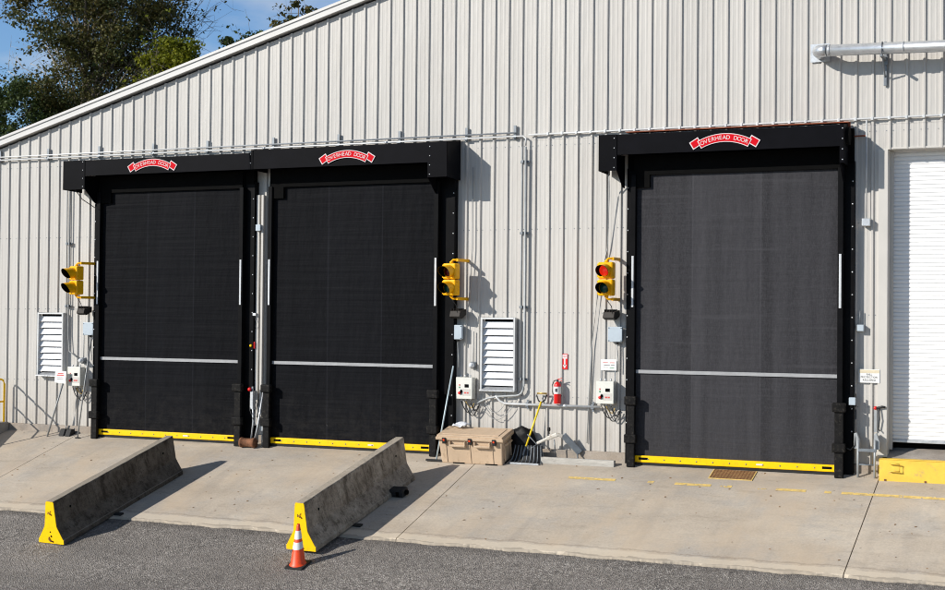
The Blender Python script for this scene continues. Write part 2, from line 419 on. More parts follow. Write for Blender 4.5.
def arc_pts(c, r, a0, a1, n, plane='xz', y=0):
    out = []
    for i in range(n + 1):
        a = radians(a0 + (a1 - a0) * i / n)
        out.append((c[0] + r * cos(a), y, c[1] + r * sin(a)) if plane == 'xz' else (c[0] + r * cos(a), c[1] + r * sin(a), y))
    return out
def text_mesh(mb, txt, size, place, off=.0):
    """flat letters added to mb; place(x, y) maps the flat text plane to 3D"""
    cu = bpy.data.curves.new('t', 'FONT'); cu.body = txt; cu.size = size; cu.align_x = 'CENTER'; cu.align_y = 'CENTER'; cu.resolution_u = 3; cu.offset = size * off
    ob = bpy.data.objects.new('t', cu); COL.objects.link(ob)
    dg = bpy.context.evaluated_depsgraph_get(); me = bpy.data.meshes.new_from_object(ob.evaluated_get(dg))
    mb.add([place(v.co.x, v.co.y) for v in me.vertices], [tuple(p.vertices) for p in me.polygons])
    bpy.data.objects.remove(ob); bpy.data.curves.remove(cu); bpy.data.meshes.remove(me)

# ------------------------------------------------------------------ ground
def ground():
    xs = [-400, -120, -60, -30] + [-12 + i * 1.0 for i in range(52)] + [60, 120, 400]
    prof = [(-400, -2.3), (-60, -2.3), (-14, -2.28), (-9, -2.24), (-7.6, -2.1), (-6.5, S * -6.5 - .035), (-5.2, S * -5.2 - .035), (-4.6, S * -4.6 - .035), (-4.14, S * -4.14 - .035), (-4.05, S * -4.05 - .16), (-1, S * -1 - .25), (.6, -.25), (3, -.12), (60, -.1), (400, 2)]
    mb = MB(); n = len(prof); vs = []; fs = []
    for i, x in enumerate(xs):
        for y, z in prof: vs.append((x, y, z))
    for i in range(len(xs) - 1):
        for j in range(n - 1):
            a = i * n + j; fs.append((a, a + 1, a + 1 + n, a + n))
    mb.add(vs, fs); mb.build('asphalt_ground', M['asphalt']); tag(bpy.data.objects['asphalt_ground'], kind='structure')
    # concrete apron: slabs divided by joints, ragged outer edge where the asphalt laps over it
    mb = MB()
    J = [-30, -8.1, 2.29, 12.70, 20.60, 31, 60]
    G = .009
    for k in range(len(J) - 1):
        a, b = J[k] + G, J[k + 1] - G
        nx = max(2, int((b - a) / (.04 if a > -9 and b < 32 else 1)))
        ys = [-.001, -1.4, -2.8, -3.7, None]
        rows = []
        for i in range(nx + 1):
            x = a + (b - a) * i / nx
            ye = -4.14 + .07 * noise.noise((x * 1.3, 0, 3)) + .04 * noise.noise((x * 4, 5, 1)) + .016 * noise.noise((x * 17, 2, 8))
            col = [(x, .35, 0)]
            for y in ys[:-1]: col.append((x, y, S * y))
            col += [(x, ye + .02, S * (ye + .02) + .0), (x, ye, S * ye - .018), (x, ye - .01, S * ye - .12)]
            rows.append(col)
        m = len(rows[0]); vs = [p for c in rows for p in c]; fs = []
        for i in range(nx):
            for j in range(m - 1):
                q = i * m + j; fs.append((q, q + 1, q + 1 + m, q + m))
        mb.add(vs, fs)
        for c in (rows[0], rows[-1]):      # joint walls
            mb.add([p for p in c[:-1]] + [(p[0], p[1], p[2] - .05) for p in c[:-1]], [(j, j + 1, j + m, j + m - 1) for j in range(m - 2)])
    # joint filler lies just below the slab surface
    o = mb.build('concrete_apron', M['apron']); tag(o, kind='structure')
    mb = MB()
    for x in J[1:-1]:
        mb.add([(x - .02, 0, -.022), (x + .02, 0, -.022), (x + .02, -4.1, S * -4.1 - .022), (x - .02, -4.1, S * -4.1 - .022)], [(0, 1, 2, 3)])
    tag(mb.build('joint_filler', M['joint']), kind='structure')
    # worn painted line, broken into flakes
    mb = MB(); seg = [(14.85, 15.80, .9), (15.85, 16.4, .22), (16.45, 16.56, .7), (16.98, 17.66, .9), (17.85, 18.05, .8), (18.1, 18.85, .25), (18.88, 19.42, .9), (19.75, 19.87, .85), (20.05, 21.1, .85), (21.12, 24.5, .9), (24.5, 29, .6)]
    for a, b, d in seg:
        x = a
        while x < b:
            for r in range(5):
                y = -1.055 + r * .02 + .012 * noise.noise((x * 2, 1, 1))
                if noise.noise((x * 6, y * 22, 4)) * .5 + .5 + random.uniform(-.12, .12) > 1 - d * .78 or (d > .8 and random.random() < .35):
                    mb.add([(x, y, S * y + .004), (x + .031, y, S * y + .004), (x + .031, y + .021, S * (y + .021) + .004), (x, y + .021, S * (y + .021) + .004)], [(0, 1, 2, 3)])
            x += .03
    tag(mb.build('painted_line', M['yellow_line']), kind='structure')
    mb = MB()
    for i in range(150):
        x = random.uniform(1, 24); y = -random.uniform(.15, 3.9); z = S * y + .004; a = random.uniform(0, 6.28); l = random.uniform(.012, .035)
        dx, dy = l * cos(a), l * sin(a)
        mb.add([(x - dx, y - dy, z - S * dy), (x + dy * .5, y - dx * .5, z - S * dx * .5 + .006), (x + dx, y + dy, z + S * dy), (x - dy * .5, y + dx * .5, z + S * dx * .5 + .004)], [(0, 1, 2, 3)])
    tag(mb.build('dry_leaves', M['rustgrate']), 'scattered scraps of dry brown leaves on the concrete apron', 'leaves', kind='stuff')
    # loose chips and pebbles by the apron's edge and along the wall
    mb = MB()
    for i in range(520):
        if i < 380: x = random.uniform(2, 24); y = -4.24 - abs(random.gauss(0, .10)); z = S * y - .037; r = random.uniform(.004, .014)
        elif i < 460: x = random.uniform(4, 24); y = random.uniform(-7, -4.3); z = S * y - .035 if y > -6.5 else -1.98; r = random.uniform(.008, .018)
        else: x = random.choice([random.uniform(20.1, 20.6), random.uniform(12, 15.6), random.uniform(.3, 2.6)]); y = random.uniform(-.3, -.07); z = S * y; r = random.uniform(.006, .016)
        vs = [(x + r * random.uniform(.6, 1.3) * a, y + r * random.uniform(.6, 1.3) * b, z + r * .7 * c) for a, b, c in ((1, 0, .3), (-1, 0, .3), (0, 1, .3), (0, -1, .3), (0, 0, 1.1), (0, 0, -1))]
        mb.add(vs, [(0, 2, 4), (2, 1, 4), (1, 3, 4), (3, 0, 4), (2, 0, 5), (1, 2, 5), (3, 1, 5), (0, 3, 5)])
    tag(mb.build('loose_gravel', M['found']), 'loose pale gravel crumbs along the ragged edge of the apron', 'gravel', kind='stuff')
ground()

# ------------------------------------------------------------------ building
P = .3048
def rz(x):     # height of the wall top under the rake
    return 6.86 + .272 * x if x <= 16 else 6.86 + .272 * (32 - x)
B = empty('warehouse_building', (12, 0, 0), 'long warehouse clad in pale ribbed metal sheets under a sloping white roof edge', 'warehouse')
def wall():
    mb = MB()
    prof = []
    for k in range(-28, 130):
        x = k * P
        prof += [(x - .036, 0), (x - .017, -.033), (x + .017, -.033), (x + .036, 0)]
        for q in (P / 3, 2 * P / 3):
            prof += [(x + q - .022, 0), (x + q - .010, -.0022), (x + q + .010, -.0022), (x + q + .022, 0)]
    def strip(pts, zb, zt):
        vs = []; fs = []
        for i, (x, y) in enumerate(pts):
            b = zb(x) if callable(zb) else zb; t = zt(x) if callable(zt) else zt
            vs += [(x, y, b), (x, y, t)]
            if i: fs.append((2 * i - 2, 2 * i, 2 * i + 1, 2 * i - 1))
        mb.add(vs, fs)
    L, R = 20.62, 23.75
    lo = [p for p in prof if p[0] < L]; hi = [p for p in prof if p[0] > R]; mid = [p for p in prof if L <= p[0] <= R]
    lo.append((L, 0)); hi.insert(0, (R, 0)); mid = [(L, 0)] + mid + [(R, 0)]
    strip(lo, .145, 6.45); strip(hi, .145, 6.45); strip(mid, 5.95, 6.45)
    # upper sheets lap 4 mm over the lower ones
    strip([(x, y - .004) for x, y in prof], 6.42, rz)
    mb.keep = True
    o = mb.build('wall', M['wall'], B)
    mb = MB()   # other walls of the hall
    x0, x1, D = -8.65, 39.9, 18
    mb.box(x0 - .02, x0 + .02, .02, D, -.1, 4.4); mb.box(x1 - .02, x1 + .02, .02, D, -.1, 4.4)
    mb.add([(x0, D, -.1), (x1, D, -.1), (x1, D, rz(x1)), (16, D, rz(16)), (x0, D, rz(x0))], [(0, 1, 2, 3, 4)])
    mb.split('side_wall', M['trim'], B)
    mb = MB()   # screws: two per sheet pan on the girt lines
    for z in (1.2, 2.9, 4.6, 6.3):
        k = -5
        while k * P < 30:
            for q in (.06, .245):
                x = k * P + q
                if not (20.6 < x < 23.8 and z < 5.95): mb.box(x - .007, x + .007, -.006, 0, z - .007, z + .007)
            k += 1
    o = mb.build('screws', M['strut'], B); o['kind'] = 'stuff'
    # rake trim
    mb = MB()
    for (xa, xb) in ((-9, 16), (16, 41)):
        za, zb = rz(xa), rz(xb)
        def rail(y0, y1, l, h):
            vs = [(xa, y0, za + l), (xb, y0, zb + l), (xb, y0, zb + h), (xa, y0, za + h), (xa, y1, za + l), (xb, y1, zb + l), (xb, y1, zb + h), (xa, y1, za + h)]
            mb.add(vs, [(0, 1, 2, 3), (4, 7, 6, 5), (0, 4, 5, 1), (3, 2, 6, 7), (0, 3, 7, 4), (1, 5, 6, 2)])
        rail(-.15, .06, .05, .235)      # deep fascia
        rail(-.175, -.152, .175, .24)    # rolled upper edge
        rail(-.162, -.152, .035, .065)    # drip edge
    mb.split('rake_trim', M['rake'], B, bevel=.006)
    mb = MB()
    for (xa, xb) in ((-9, 16), (16, 41)):
        za, zb = rz(xa), rz(xb)
        mb.add([(xa, -.14, za + .245), (xb, -.14, zb + .245), (xb, 18.2, zb + .245), (xa, 18.2, za + .245)], [(0, 1, 2, 3)])
    mb.build('roof', M['roof'], B, solid=.03)
    mb = MB()
    for a, b in ((-8.6, 2.68), (7.14, 7.5), (12.02, 15.72), (20.12, 20.55), (24.2, 39.8)):
        mb.box(a, b, -.065, .02, -.12, .143)
    mb.split('foundation', M['found'], B, bevel=.012)
    # trim round the roller shutter opening
    mb = MB()
    mb.box(20.53, 20.70, -.045, .36, .30, 5.95); mb.box(23.65, 23.82, -.045, .36, .30, 5.95); mb.box(20.70, 23.65, -.02, .36, 5.952, 5.985)
    mb.build('opening_trim', M['trim'], B, bevel=.004)
wall()

# roller shutter in its recess
def shutter():
    t = empty('roller_shutter', (22.2, .34, .5), 'closed white slatted roller shutter above the yellow ledge at the right edge', 'roller shutter')
    mb = MB(); pr = []; z = .60
    while z < 5.95:
        pr += [(.34, z), (.322, z + .012), (.318, z + .038), (.322, z + .064)]; z += .076
    mb.sheet(pr, 'x', 20.70, 23.65); mb.keep = False
    mb.build('slats', M['shutter'], t)
    mb = MB(); mb.box(20.72, 23.62, .30, .345, .55, .60); mb.build('bottom_bar', M['galv'], t, bevel=.006)
    mb = MB(); mb.box(20.70, 23.65, .50, .52, .3, .9); mb.build('dark_gap_sheet', M['inner'], t)  # black sheet added to stand in for the darkness under the shutter
    mb = MB()
    mb.box(20.7, 20.76, .24, .312, .42, 5.95); mb.build('guide_rail', M['trim'], t)
    # sloping dock plate under it
    d = MB()
    d.add([(20.70, -.03, .284), (23.65, -.03, .284), (23.65, .62, .47), (20.70, .62, .47)], [(0, 1, 2, 3)])
    o = d.build('dock_plate', M['block']); tag(o, 'dusty grey sloping plate between the yellow ledge and the white shutter', 'dock plate')
    d = MB(); d.box(20.61, 24.15, -.36, -.03, -.2, .285); d.box(20.612, 24.15, -.37, -.34, .28, .297)
    e = empty('yellow_ledge', (22.3, -.2, 0), 'low yellow painted steel ledge below the white roller shutter', 'ledge')
    d.build('ledge_body', M['yellow_worn'], e, bevel=.008)
    d = MB(); d.tube([(20.80, -.37, .22), (20.80, -.41, .22), (20.98, -.42, .21), (20.98, -.42, .08), (20.80, -.41, .08), (20.80, -.37, .08)], .012, 8); d.build('handle', M['yellow_worn'], e)
    d = MB()
    for x in (20.7, 21.4, 22.2, 23): d.box(x, x + .035, -.372, -.36, -.1, -.07)
    d.split('bolt', M['rust'], e)
shutter()

# ------------------------------------------------------------------ fabric doors
def logo(mb, cx, cz, y, w):
    """arched ribbon banner; materials 0 white, 1 red"""
    r = w * .88; half = math.asin(.415 * w / r); band = w * .118
    def pt(a, rad, yy): return (cx + rad * sin(a), yy, cz - r + rad * cos(a))
    def bandm(a0, a1, r0, r1, yy):
        n = 18
        for i in range(n):
            p, q = a0 + (a1 - a0) * i / n, a0 + (a1 - a0) * (i + 1) / n
            mb.add([pt(p, r0, yy), pt(q, r0, yy), pt(q, r1, yy), pt(p, r1, yy)], [(0, 1, 2, 3)])
    # tails behind
    for s in (-1, 1):
        a = half * s; c = pt(a * 1.09, r + band * .42, 0); rot = -a * 1.12
        for (ww, hh, yy, mi) in ((.062, .068, y - .003, 0), (.050, .053, y - .006, 1)):
            mb.mat(mi); ex = ww * w * 1.35; ey = hh * w; vs = []
            for dx, dz in ((-ex, -ey), (ex, -ey), (ex, ey), (-ex, ey)):
                vs.append((c[0] + dx * cos(rot) - dz * sin(rot), yy, c[2] + dx * sin(rot) + dz * cos(rot)))
            mb.add(vs, [(0, 1, 2, 3)])
    mb.mat(0); bandm(-half, half, r - band * .62, r + band * .55, y - .009)
    mb.mat(1); bandm(-half * .97, half * .97, r - band * .52, r + band * .45, y - .012)
    mb.mat(0); txt = 'OVERHEAD DOOR'; n = len(txt)
    for i, ch in enumerate(txt):
        if ch == ' ': continue
        a = -half * .86 + 2 * half * .86 * i / (n - 1)
        c = pt(a, r - band * .04, 0)
        text_mesh(mb, ch, band * .80, lambda x, z, a=a, c=c: (c[0] + x * 1.0 * cos(a) + z * sin(a), y - .015, c[2] - x * sin(a) + z * cos(a)))

def fabric_door(label, xo0, xi0, xi1, xo1, hx0, hx1, lbr, rbr, logo_x, cm, top_z=6.36):
    t = empty('fabric_door', ((xo0 + xo1) / 2, 0, 0), label, 'industrial door', 'black fabric roll-up doors')
    D = .70
    # fabric curtain with slight wind billow
    mb = MB(); nx, nz = 24, 36; z0, z1 = .11, 5.98; x0, x1 = xi0 - .06, xi1 + .06
    vs = []
    for j in range(nz + 1):
        for i in range(nx + 1):
            x = x0 + (x1 - x0) * i / nx; z = z0 + (z1 - z0) * j / nz
            e = sin(pi * i / nx) * sin(pi * j / nz)
            vs.append((x, -.195 - .018 * e + .006 * noise.noise((x * .9, z * 2.1, xo0)), z))
    mb.add(vs, [(j * (nx + 1) + i, j * (nx + 1) + i + 1, (j + 1) * (nx + 1) + i + 1, (j + 1) * (nx + 1) + i) for j in range(nz) for i in range(nx)], True)
    mb.build('curtain', cm, t)
    mb = MB(); mb.box(xi0 + .01, xi1 - .01, -.232, -.224, 1.728, 1.795); mb.build('reflective_band', M['stripe'], t)
    # bottom bar
    mb = MB(); mb.box(xi0 - .005, xi1 + .005, -.255, -.15, -.005, .125)
    bb = mb.build('bottom_bar', M['yellow'], t, bevel=.012)
    mb = MB(); x = xi0 + .28
    while x < xi1 - .1:
        mb.lathe([(.0, -.006), (.014, -.006), (.014, 0)], (x, -.255, .06), 8, 'y'); x += .32
    mb.split('bolt', M['strut'], bb)
    mb = MB()
    for x in (xi0 + .09, xi1 - .27): mb.box(x, x + .18, -.262, -.25, .045, .09)
    mb.split('pocket', M['inner'], bb, bevel=.004)
    mb = MB(); mb.box((xi0 + xi1) / 2 + .45, (xi0 + xi1) / 2 + .58, -.2575, -.2545, .05, .08); mb.build('maker_label', M['logo_white'], bb)
    mb = MB(); mb.sheet([(-.235, -.002), (-.225, gz(-.22) + .003), (-.18, gz(-.18) + .003), (-.17, -.002)], 'x', xi0, xi1); mb.build('rubber_seal', M['rubber'], t)
    # side guides
    for (a, b, s) in ((xo0, xi0, -1), (xi1, xo1, 1)):
        g = MB()
        g.box(a, b, -.17, 0, gz(-.1) - .05, 5.75)
        inner = (b - .10, b) if s < 0 else (a, a + .10)
        g.box(inner[0], inner[1], -.30, -.171, gz(-.3) + .01, 5.62)
        gd = g.build('side_guide', M['black'], t, bevel=.006)
        g = MB()
        edge = a + .03 if s < 0 else b - .03
        for k in range(12):
            z = .75 + k * .42
            g.lathe([(0, -.012), (.013, -.010), (.015, 0)], (edge, -.171, z), 8, 'y')
        g.split('bolt', M['galv'], gd)
        g = MB(); c = (inner[0] + inner[1]) / 2
        g.box(c - .022, c + .022, -.312, -.301, 3.02, 4.02); g.build('light_strip', M['tube'], gd, bevel=.004)
        # lower guard, with two clamp blocks
        g = MB(); g.box(inner[0] - .03, inner[1] + .03, -.375, -.302, gz(-.37) + .01, 1.12); g.build('lower_guard', M['black_worn'], gd, bevel=.012)
        for z in (1.11, .37):
            g = MB(); g.box(inner[0] - .07, inner[1] + .07, -.42, -.302, z, z + .17); g.build('clamp_block', M['black_worn'], gd, bevel=.018)
    # hood: front cover, top, end brackets, roll behind
    h = MB()
    zf = 5.965
    h.extr([(-D, zf), (-D, top_z), (-.03, top_z + .09), (-.03, top_z + .075), (-D + .015, top_z - .014), (-D + .015, zf)], 'x', hx0 + .02, hx1 - .02)
    hood = h.build('hood', M['black_fab'], t, bevel=.004)
    h = MB()
    h.tube([(xo0 + .05, -.40, 6.18), (xo1 - .05, -.40, 6.18)], .17, 20); h.build('roll', M['inner'], hood)
    h = MB(); h.box(xi0 - .05, xi1 + .05, -.26, -.215, 5.605, 5.99); h.build('hood_shade_strip', M['inner'], hood)  # added black strip, deepens the hood's shade across the curtain top
    h = MB(); h.box(xo0 + .02, xo1 - .02, -.185, -.05, 5.7, 6.35); h.build('back_plate', M['inner'], hood)
    for a, b, s in ((hx0, hx0 + lbr, -1), (hx1 - rbr, hx1, 1)):
        h = MB()
        zb = 5.66 if (b - a) > .05 else zf
        h.box(a, b, -D - .012, -D - .001, zb, top_z + .004)          # front plate of the end bracket
        e = a if s < 0 else b - .012
        h.extr([(-D - .012, zb), (-D - .012, top_z + .004), (-.04, top_z + .095), (-.04, zb - .02)], 'x', e, e + .012)
        if zb < 5.8:
            i0 = b if s < 0 else a
            h.extr([(-D, 5.66), (-D, 5.96), (-.2, 6.0), (-.2, 5.36), (-.32, 5.36)], 'x', i0 - .006, i0 + .006)   # gusset inside the bracket
            lo = min(i0, xi0 + .25) if s < 0 else max(i0, xi1 - .25)
        h.build('end_bracket', M['black_fab'], hood, bevel=.003)
        h = MB()
        for k in range(4):
            z = 5.72 + k * .19
            if z > zb: h.lathe([(0, -.01), (.011, -.008), (.013, 0)], ((b - .05) if s < 0 else (a + .05), -D - .012, z), 8, 'y')
        if h.v: h.split('bolt', M['galv'], hood)
    # corner block hanging under the roll at the left
    h = MB(); h.box(xi0 - .05, xi0 + .27, -.262, -.20, 5.36, 5.606); h.build('corner_block', M['inner'], hood)
    g = MB(); logo(g, logo_x, 6.215, -D - .013, 1.17); g.keep = True; g.build('arched_logo', [M['logo_white'], M['logo_red']], hood)
    return t
fabric_door('leftmost black fabric door, with a barrier pointing at it and a louver vent to its left', 2.72, 2.98, 6.80, 7.12, 2.23, 7.345, .62, .05, 4.74, M['curtain_a'], 6.325)
fabric_door('middle black fabric door, between the leftmost one and the tan storage box', 7.50, 7.64, 11.58, 12.0, 7.355, 12.06, .04, .44, 9.73, M['curtain_b'], 6.385)
d3 = fabric_door('faded charcoal fabric door on the right beside the lit red signal', 15.73, 15.95, 19.84, 20.12, 15.32, 20.01, .37, .07, 17.81, M['curtain_grey'])
mb = MB(); mb.box(15.75, 20.03, -.32, -.12, 6.442, 6.462); mb.box(20.0, 20.05, -.25, -.2, 6.3, 6.46); mb.box(20.05, 20.30, -.10, -.06, 6.2, 6.225)
tag(mb.build('primer_plate', M['primer']), 'reddish brown primed steel plate lying on top of the right door hood', 'steel plate')

# ------------------------------------------------------------------ conduits, pipe
def strap(t, x, z, vertical=True, w=.2):
    mb = MB()
    if vertical: mb.box(x - w / 2, x + w / 2, -.055, -.034, z - .022, z + .022); mb.box(x - .05, x - .015, -.105, -.035, z - .03, z + .03); mb.box(x + .015, x + .05, -.105, -.035, z - .03, z + .03)
    else: mb.box(x - .022, x + .022, -.055, -.034, z - w / 2, z + w / 2); mb.box(x - .03, x + .03, -.105, -.035, z - .045, z + .05)
    mb.split('strap', M['strut'], t, bevel=.003)
def conduits():
    t = empty('conduit', (6, 0, 6.5), 'long pair of horizontal grey conduits running above the two left doors', 'conduit', None)
    mb = MB(); mb.tube([(-8.5, -.085, 6.50), (13.3, -.085, 6.50), (13.48, -.085, 6.50), (13.54, -.085, 6.45), (13.54, -.085, 6.3)], .019, 8)
    mb.tube([(-8.5, -.085, 6.575), (13.30, -.085, 6.575)], .017, 8)
    x = -7
    mb.split('pipe', M['conduit'], t)
    mb = MB()
    x = -8
    while x < 13.2:
        mb.lathe([(.019, 0), (.027, 0), (.027, .07), (.019, .07)], (x, -.085, 6.5), 8, 'x'); x += 3.05
    mb.split('coupling', M['galv'], t)
    for x in (-4.6, -3.1, -1.7, -.25, 1.23, 2.74, 4.28, 5.77, 7.51, 9.16, 10.64, 12.2, 13.29):
        mb = MB(); mb.box(x - .03, x + .03, -.068, -.034, 6.44, 6.73); mb.box(x - .045, x + .045, -.115, -.066, 6.47, 6.495); mb.build('strut', M['strut'], t, bevel=.003)
    t = empty('conduit', (18, 0, 6.5), 'single thin grey conduit running from the right door hood to the right edge', 'conduit')
    mb = MB(); mb.tube([(13.6, -.08, 6.52), (15.3, -.08, 6.522), (20.3, -.08, 6.528), (34, -.08, 6.53)], .021, 8); mb.split('pipe', M['conduit'], t)
    mb = MB()
    for k in range(46, 100):
        x = k * P
        mb.box(x - .022, x + .022, -.108, -.03, 6.492, 6.556)
    mb.split('strap', M['conduit'], t, bevel=.006)
    # tall vertical run
    t = empty('conduit', (13.54, 0, 3), 'tall vertical conduit beside the louver vent that bends left near its foot', 'conduit')
    pts = [(13.54, -.085, 6.28), (13.54, -.085, 1.42)] + [(13.36 + .18 * cos(radians(a)), -.085, 1.38 + .18 * sin(radians(a))) for a in (-10, -30, -50, -70, -90)] + [(12.95, -.085, 1.17), (12.75, -.085, 1.13), (12.52, -.10, 1.03)]
    mb = MB(); mb.tube(pts, .024, 8); mb.tube([(13.46, -.08, 6.28), (13.46, -.08, 1.5)], .012, 6); mb.split('pipe', M['gconduit'], t)
    for z in (5.98, 4.52, 3.01, 1.54): strap(t, 13.51, z)
    t = empty('conduit', (14.2, 0, 1.03), 'waist high horizontal conduit under the fire extinguisher', 'conduit')
    pts = [(12.92, -.085, 1.19), (12.96, -.085, 1.14), (13.02, -.085, 1.08), (13.12, -.085, 1.035), (13.3, -.085, 1.03), (15.18, -.085, 1.03)]
    mb = MB(); mb.tube(pts, .026, 8); mb.split('pipe', M['conduit'], t)
    mb = MB(); mb.lathe([(.026, 0), (.036, .005), (.036, .08), (.026, .085)], (14.4, -.085, 1.03), 10, 'x'); mb.split('coupling', M['galv'], t)
    for x in (13.62, 15.02): strap(t, x, 1.03, False, .2)
    t = empty('conduit', (1.84, 0, 4), 'pair of thin vertical conduits on the wall left of the leftmost signal', 'conduit')
    mb = MB(); mb.tube([(1.82, -.07, 6.2), (1.83, -.07, 5.5), (1.85, -.07, 2.75)], .014, 6); mb.tube([(1.90, -.07, 6.2), (1.91, -.07, 2.3), (1.95, -.07, 1.9), (2.3, -.08, 1.7)], .014, 6); mb.split('pipe', M['gcable'], t)
    for z in (4.45, 2.97): strap(t, 1.88, z)
    t = empty('conduit', (20.32, 0, 5.5), 'short conduit dropping to a small white box right of the charcoal door', 'conduit')
    mb = MB(); mb.tube([(20.32, -.09, 6.5), (20.32, -.09, 4.68)], .016, 8); mb.split('pipe', M['conduit'], t)
    mb = MB(); mb.box(20.25, 20.40, -.15, -.034, 4.54, 4.68); mb.build('box', M['galv'], t, bevel=.008)
    t = empty('conduit_box', (20.24, 0, 2.7), 'small grey outlet box with wire stub beside the right edge of the charcoal door', 'outlet box')
    mb = MB(); mb.box(20.17, 20.29, -.13, -.034, 2.60, 2.72); mb.build('box_body', M['bluegrey'], t, bevel=.008)
    mb = MB(); mb.tube([(20.22, -.08, 2.72), (20.22, -.08, 2.98)], .012, 6); mb.tube([(20.17, -.1, 2.64), (20.10, -.12, 2.6), (20.06, -.12, 2.45), (20.12, -.11, 2.35)], .007, 6); mb.split('wire', M['strut'], t)
    # exhaust duct
    t = empty('exhaust_duct', (20.5, -.45, 7.7), 'round galvanised duct leaving the wall and running to the right edge', 'duct')
    mb = MB()
    pts = [(19.47 + .0, -.02, 7.80), (19.47, -.22, 7.79)] + [(19.66 - .19 * cos(radians(a)), -.26 - .19 * sin(radians(a)), 7.79 - .02 * a / 90) for a in (10, 30, 50, 70, 90)]
    mb.tube(pts, .112, 20); mb.build('elbow', M['galv_bright'], t)
    mb = MB(); mb.tube([(19.66, -.45, 7.77), (26, -.45, 7.60)], .106, 24); mb.split('pipe', M['galv_bright'], t)
    mb = MB()
    for x in (19.68, 21.0, 22.2, 23.4): mb.lathe([(.107, 0), (.114, .004), (.114, .03), (.107, .034)], (x, -.45, 7.77 - (x - 19.66) * .027), 24, 'x')
    mb.split('joint_ring', M['galv'], t)
    mb = MB(); mb.box(19.28, 19.64, -.045, -.036, 7.64, 7.98); mb.build('wall_plate', M['galv'], t)
    b = MB(); b.box(20.62, 20.675, -.085, -.034, 7.12, 7.93); b.box(20.625, 20.67, -.60, -.086, 7.575, 7.615); b.tube([(20.648, -.42, 7.58), (20.648, -.08, 7.28)], .014, 6)
    b.tube([(20.648, -.45 + .118 * cos(radians(q)), 7.742 + .118 * sin(radians(q))) for q in range(0, 361, 24)], .010, 6); b.box(20.60, 20.70, -.10, -.086, 7.50, 7.66)
    b.build('hanger', M['strut'], t, bevel=.003)
conduits()

# ------------------------------------------------------------------ traffic signals
def signal():
    t = empty('traffic_light', (0, 0, 0), 'x', 'traffic light', 'yellow two-lamp signals beside the doors')
    a = MB()
    for z in (0, .335):
        a.box(-.155, .155, -.20, -.0, z, z + .325)
    body = a.build('housing', M['signal'], t, bevel=.03, local=True)
    for k, z in enumerate((.163, .498)):
        d = MB(); d.lathe([(.118, 0), (.118, -.022), (.108, -.03)], (0, -.2, z), 24, 'y'); dr = d.build('lamp_door', M['signal'], t, local=True)
        l = MB(); l.lathe([(.108, -.012), (.09, -.03), (.06, -.042), (.03, -.048), (0, -.05)], (0, -.2, z), 24, 'y')
        l.build('lens', M['red_lens'] if k else M['green_off'], t, local=True)
        # open-bottomed tunnel visor
        v = MB(); n = 26
        for shell, r, mi in ((0, .128, 0), (1, .122, 1)):
            v.mat(mi); rows = []
            for i in range(n + 1):
                an = radians(-62 + 304 * i / n)
                up = (sin(an) + 1) / 2
                rows.append((r * cos(an), r * sin(an), .07 + .20 * up ** .7))
            vs = []
            for x, zz, L in rows:
                vs += [(x, -.205, z + zz), (x * 1.01, -.205 - L, z + zz - L * .12)]
            v.add(vs, [(2 * i, 2 * i + 1, 2 * i + 3, 2 * i + 2) for i in range(n)], True)
        v.build('visor', [M['signal'], M['inner']], t, local=True)
    a = MB()
    for z in (.05, .275, .385, .61):
        a.lathe([(.0, .012), (.012, .01), (.014, 0)], (.155, -.14, z), 8, 'x'); a.box(-.165, -.153, -.19, -.13, z - .02, z + .02)
    a.split('latch', M['signal'], t, local=True)
    a = MB(); a.tube([(0, -.09, -.05), (.02, -.05, -.12), (.08, -.03, -.2), (.1, 0.0, -.36)], .008, 6); a.build('lead', M['cable'], t, local=True)
    b = MB()
    for z, s in ((.70, 1), (-.035, -1)):
        b.tube([(0, -.10, z - .04 * s), (0, -.10, z + .0), (.03, -.09, z + .03 * s), (.11, -.05, z + .035 * s)], .022, 8)
        b.lathe([(.035, -.02), (.042, 0), (.035, .02)], (0, -.10, z - .02 * s), 12, 'z', closed=True)
        b.box(.09, .14, -.07, .42, z - .0 if s > 0 else z - .06, z + .06 if s > 0 else z - .0)
    b.split('bracket', M['signal'], t, bevel=.006, local=True)
    return t
sg = signal()
# reflective orange housings hang clear of the ribbed wall on their brackets
for i, (x, y, rot, lab) in enumerate([(15.42, -.36, 0, 'yellow signal with its red lamp lit, left of the charcoal door'),
                                 (12.08, -.36, -.12, 'yellow signal with both lamps dark, right of the middle door above the louver vent'),
                                 (2.53, -.42, -.30, 'leftmost yellow signal, turned away so its black visors point left')]):
    o = sg if i == 0 else copy_tree(sg)
    o.location = (x, y, 3.235); o.rotation_euler = (0, 0, rot); o['label'] = lab
    if i:
        for c in [k for k in bpy.data.objects if k.parent == o and k.name.startswith('lens')]:
            if c.data.materials[0] == M['red_lens']:
                c.data = c.data.copy(); c.data.materials[0] = M['red_off']
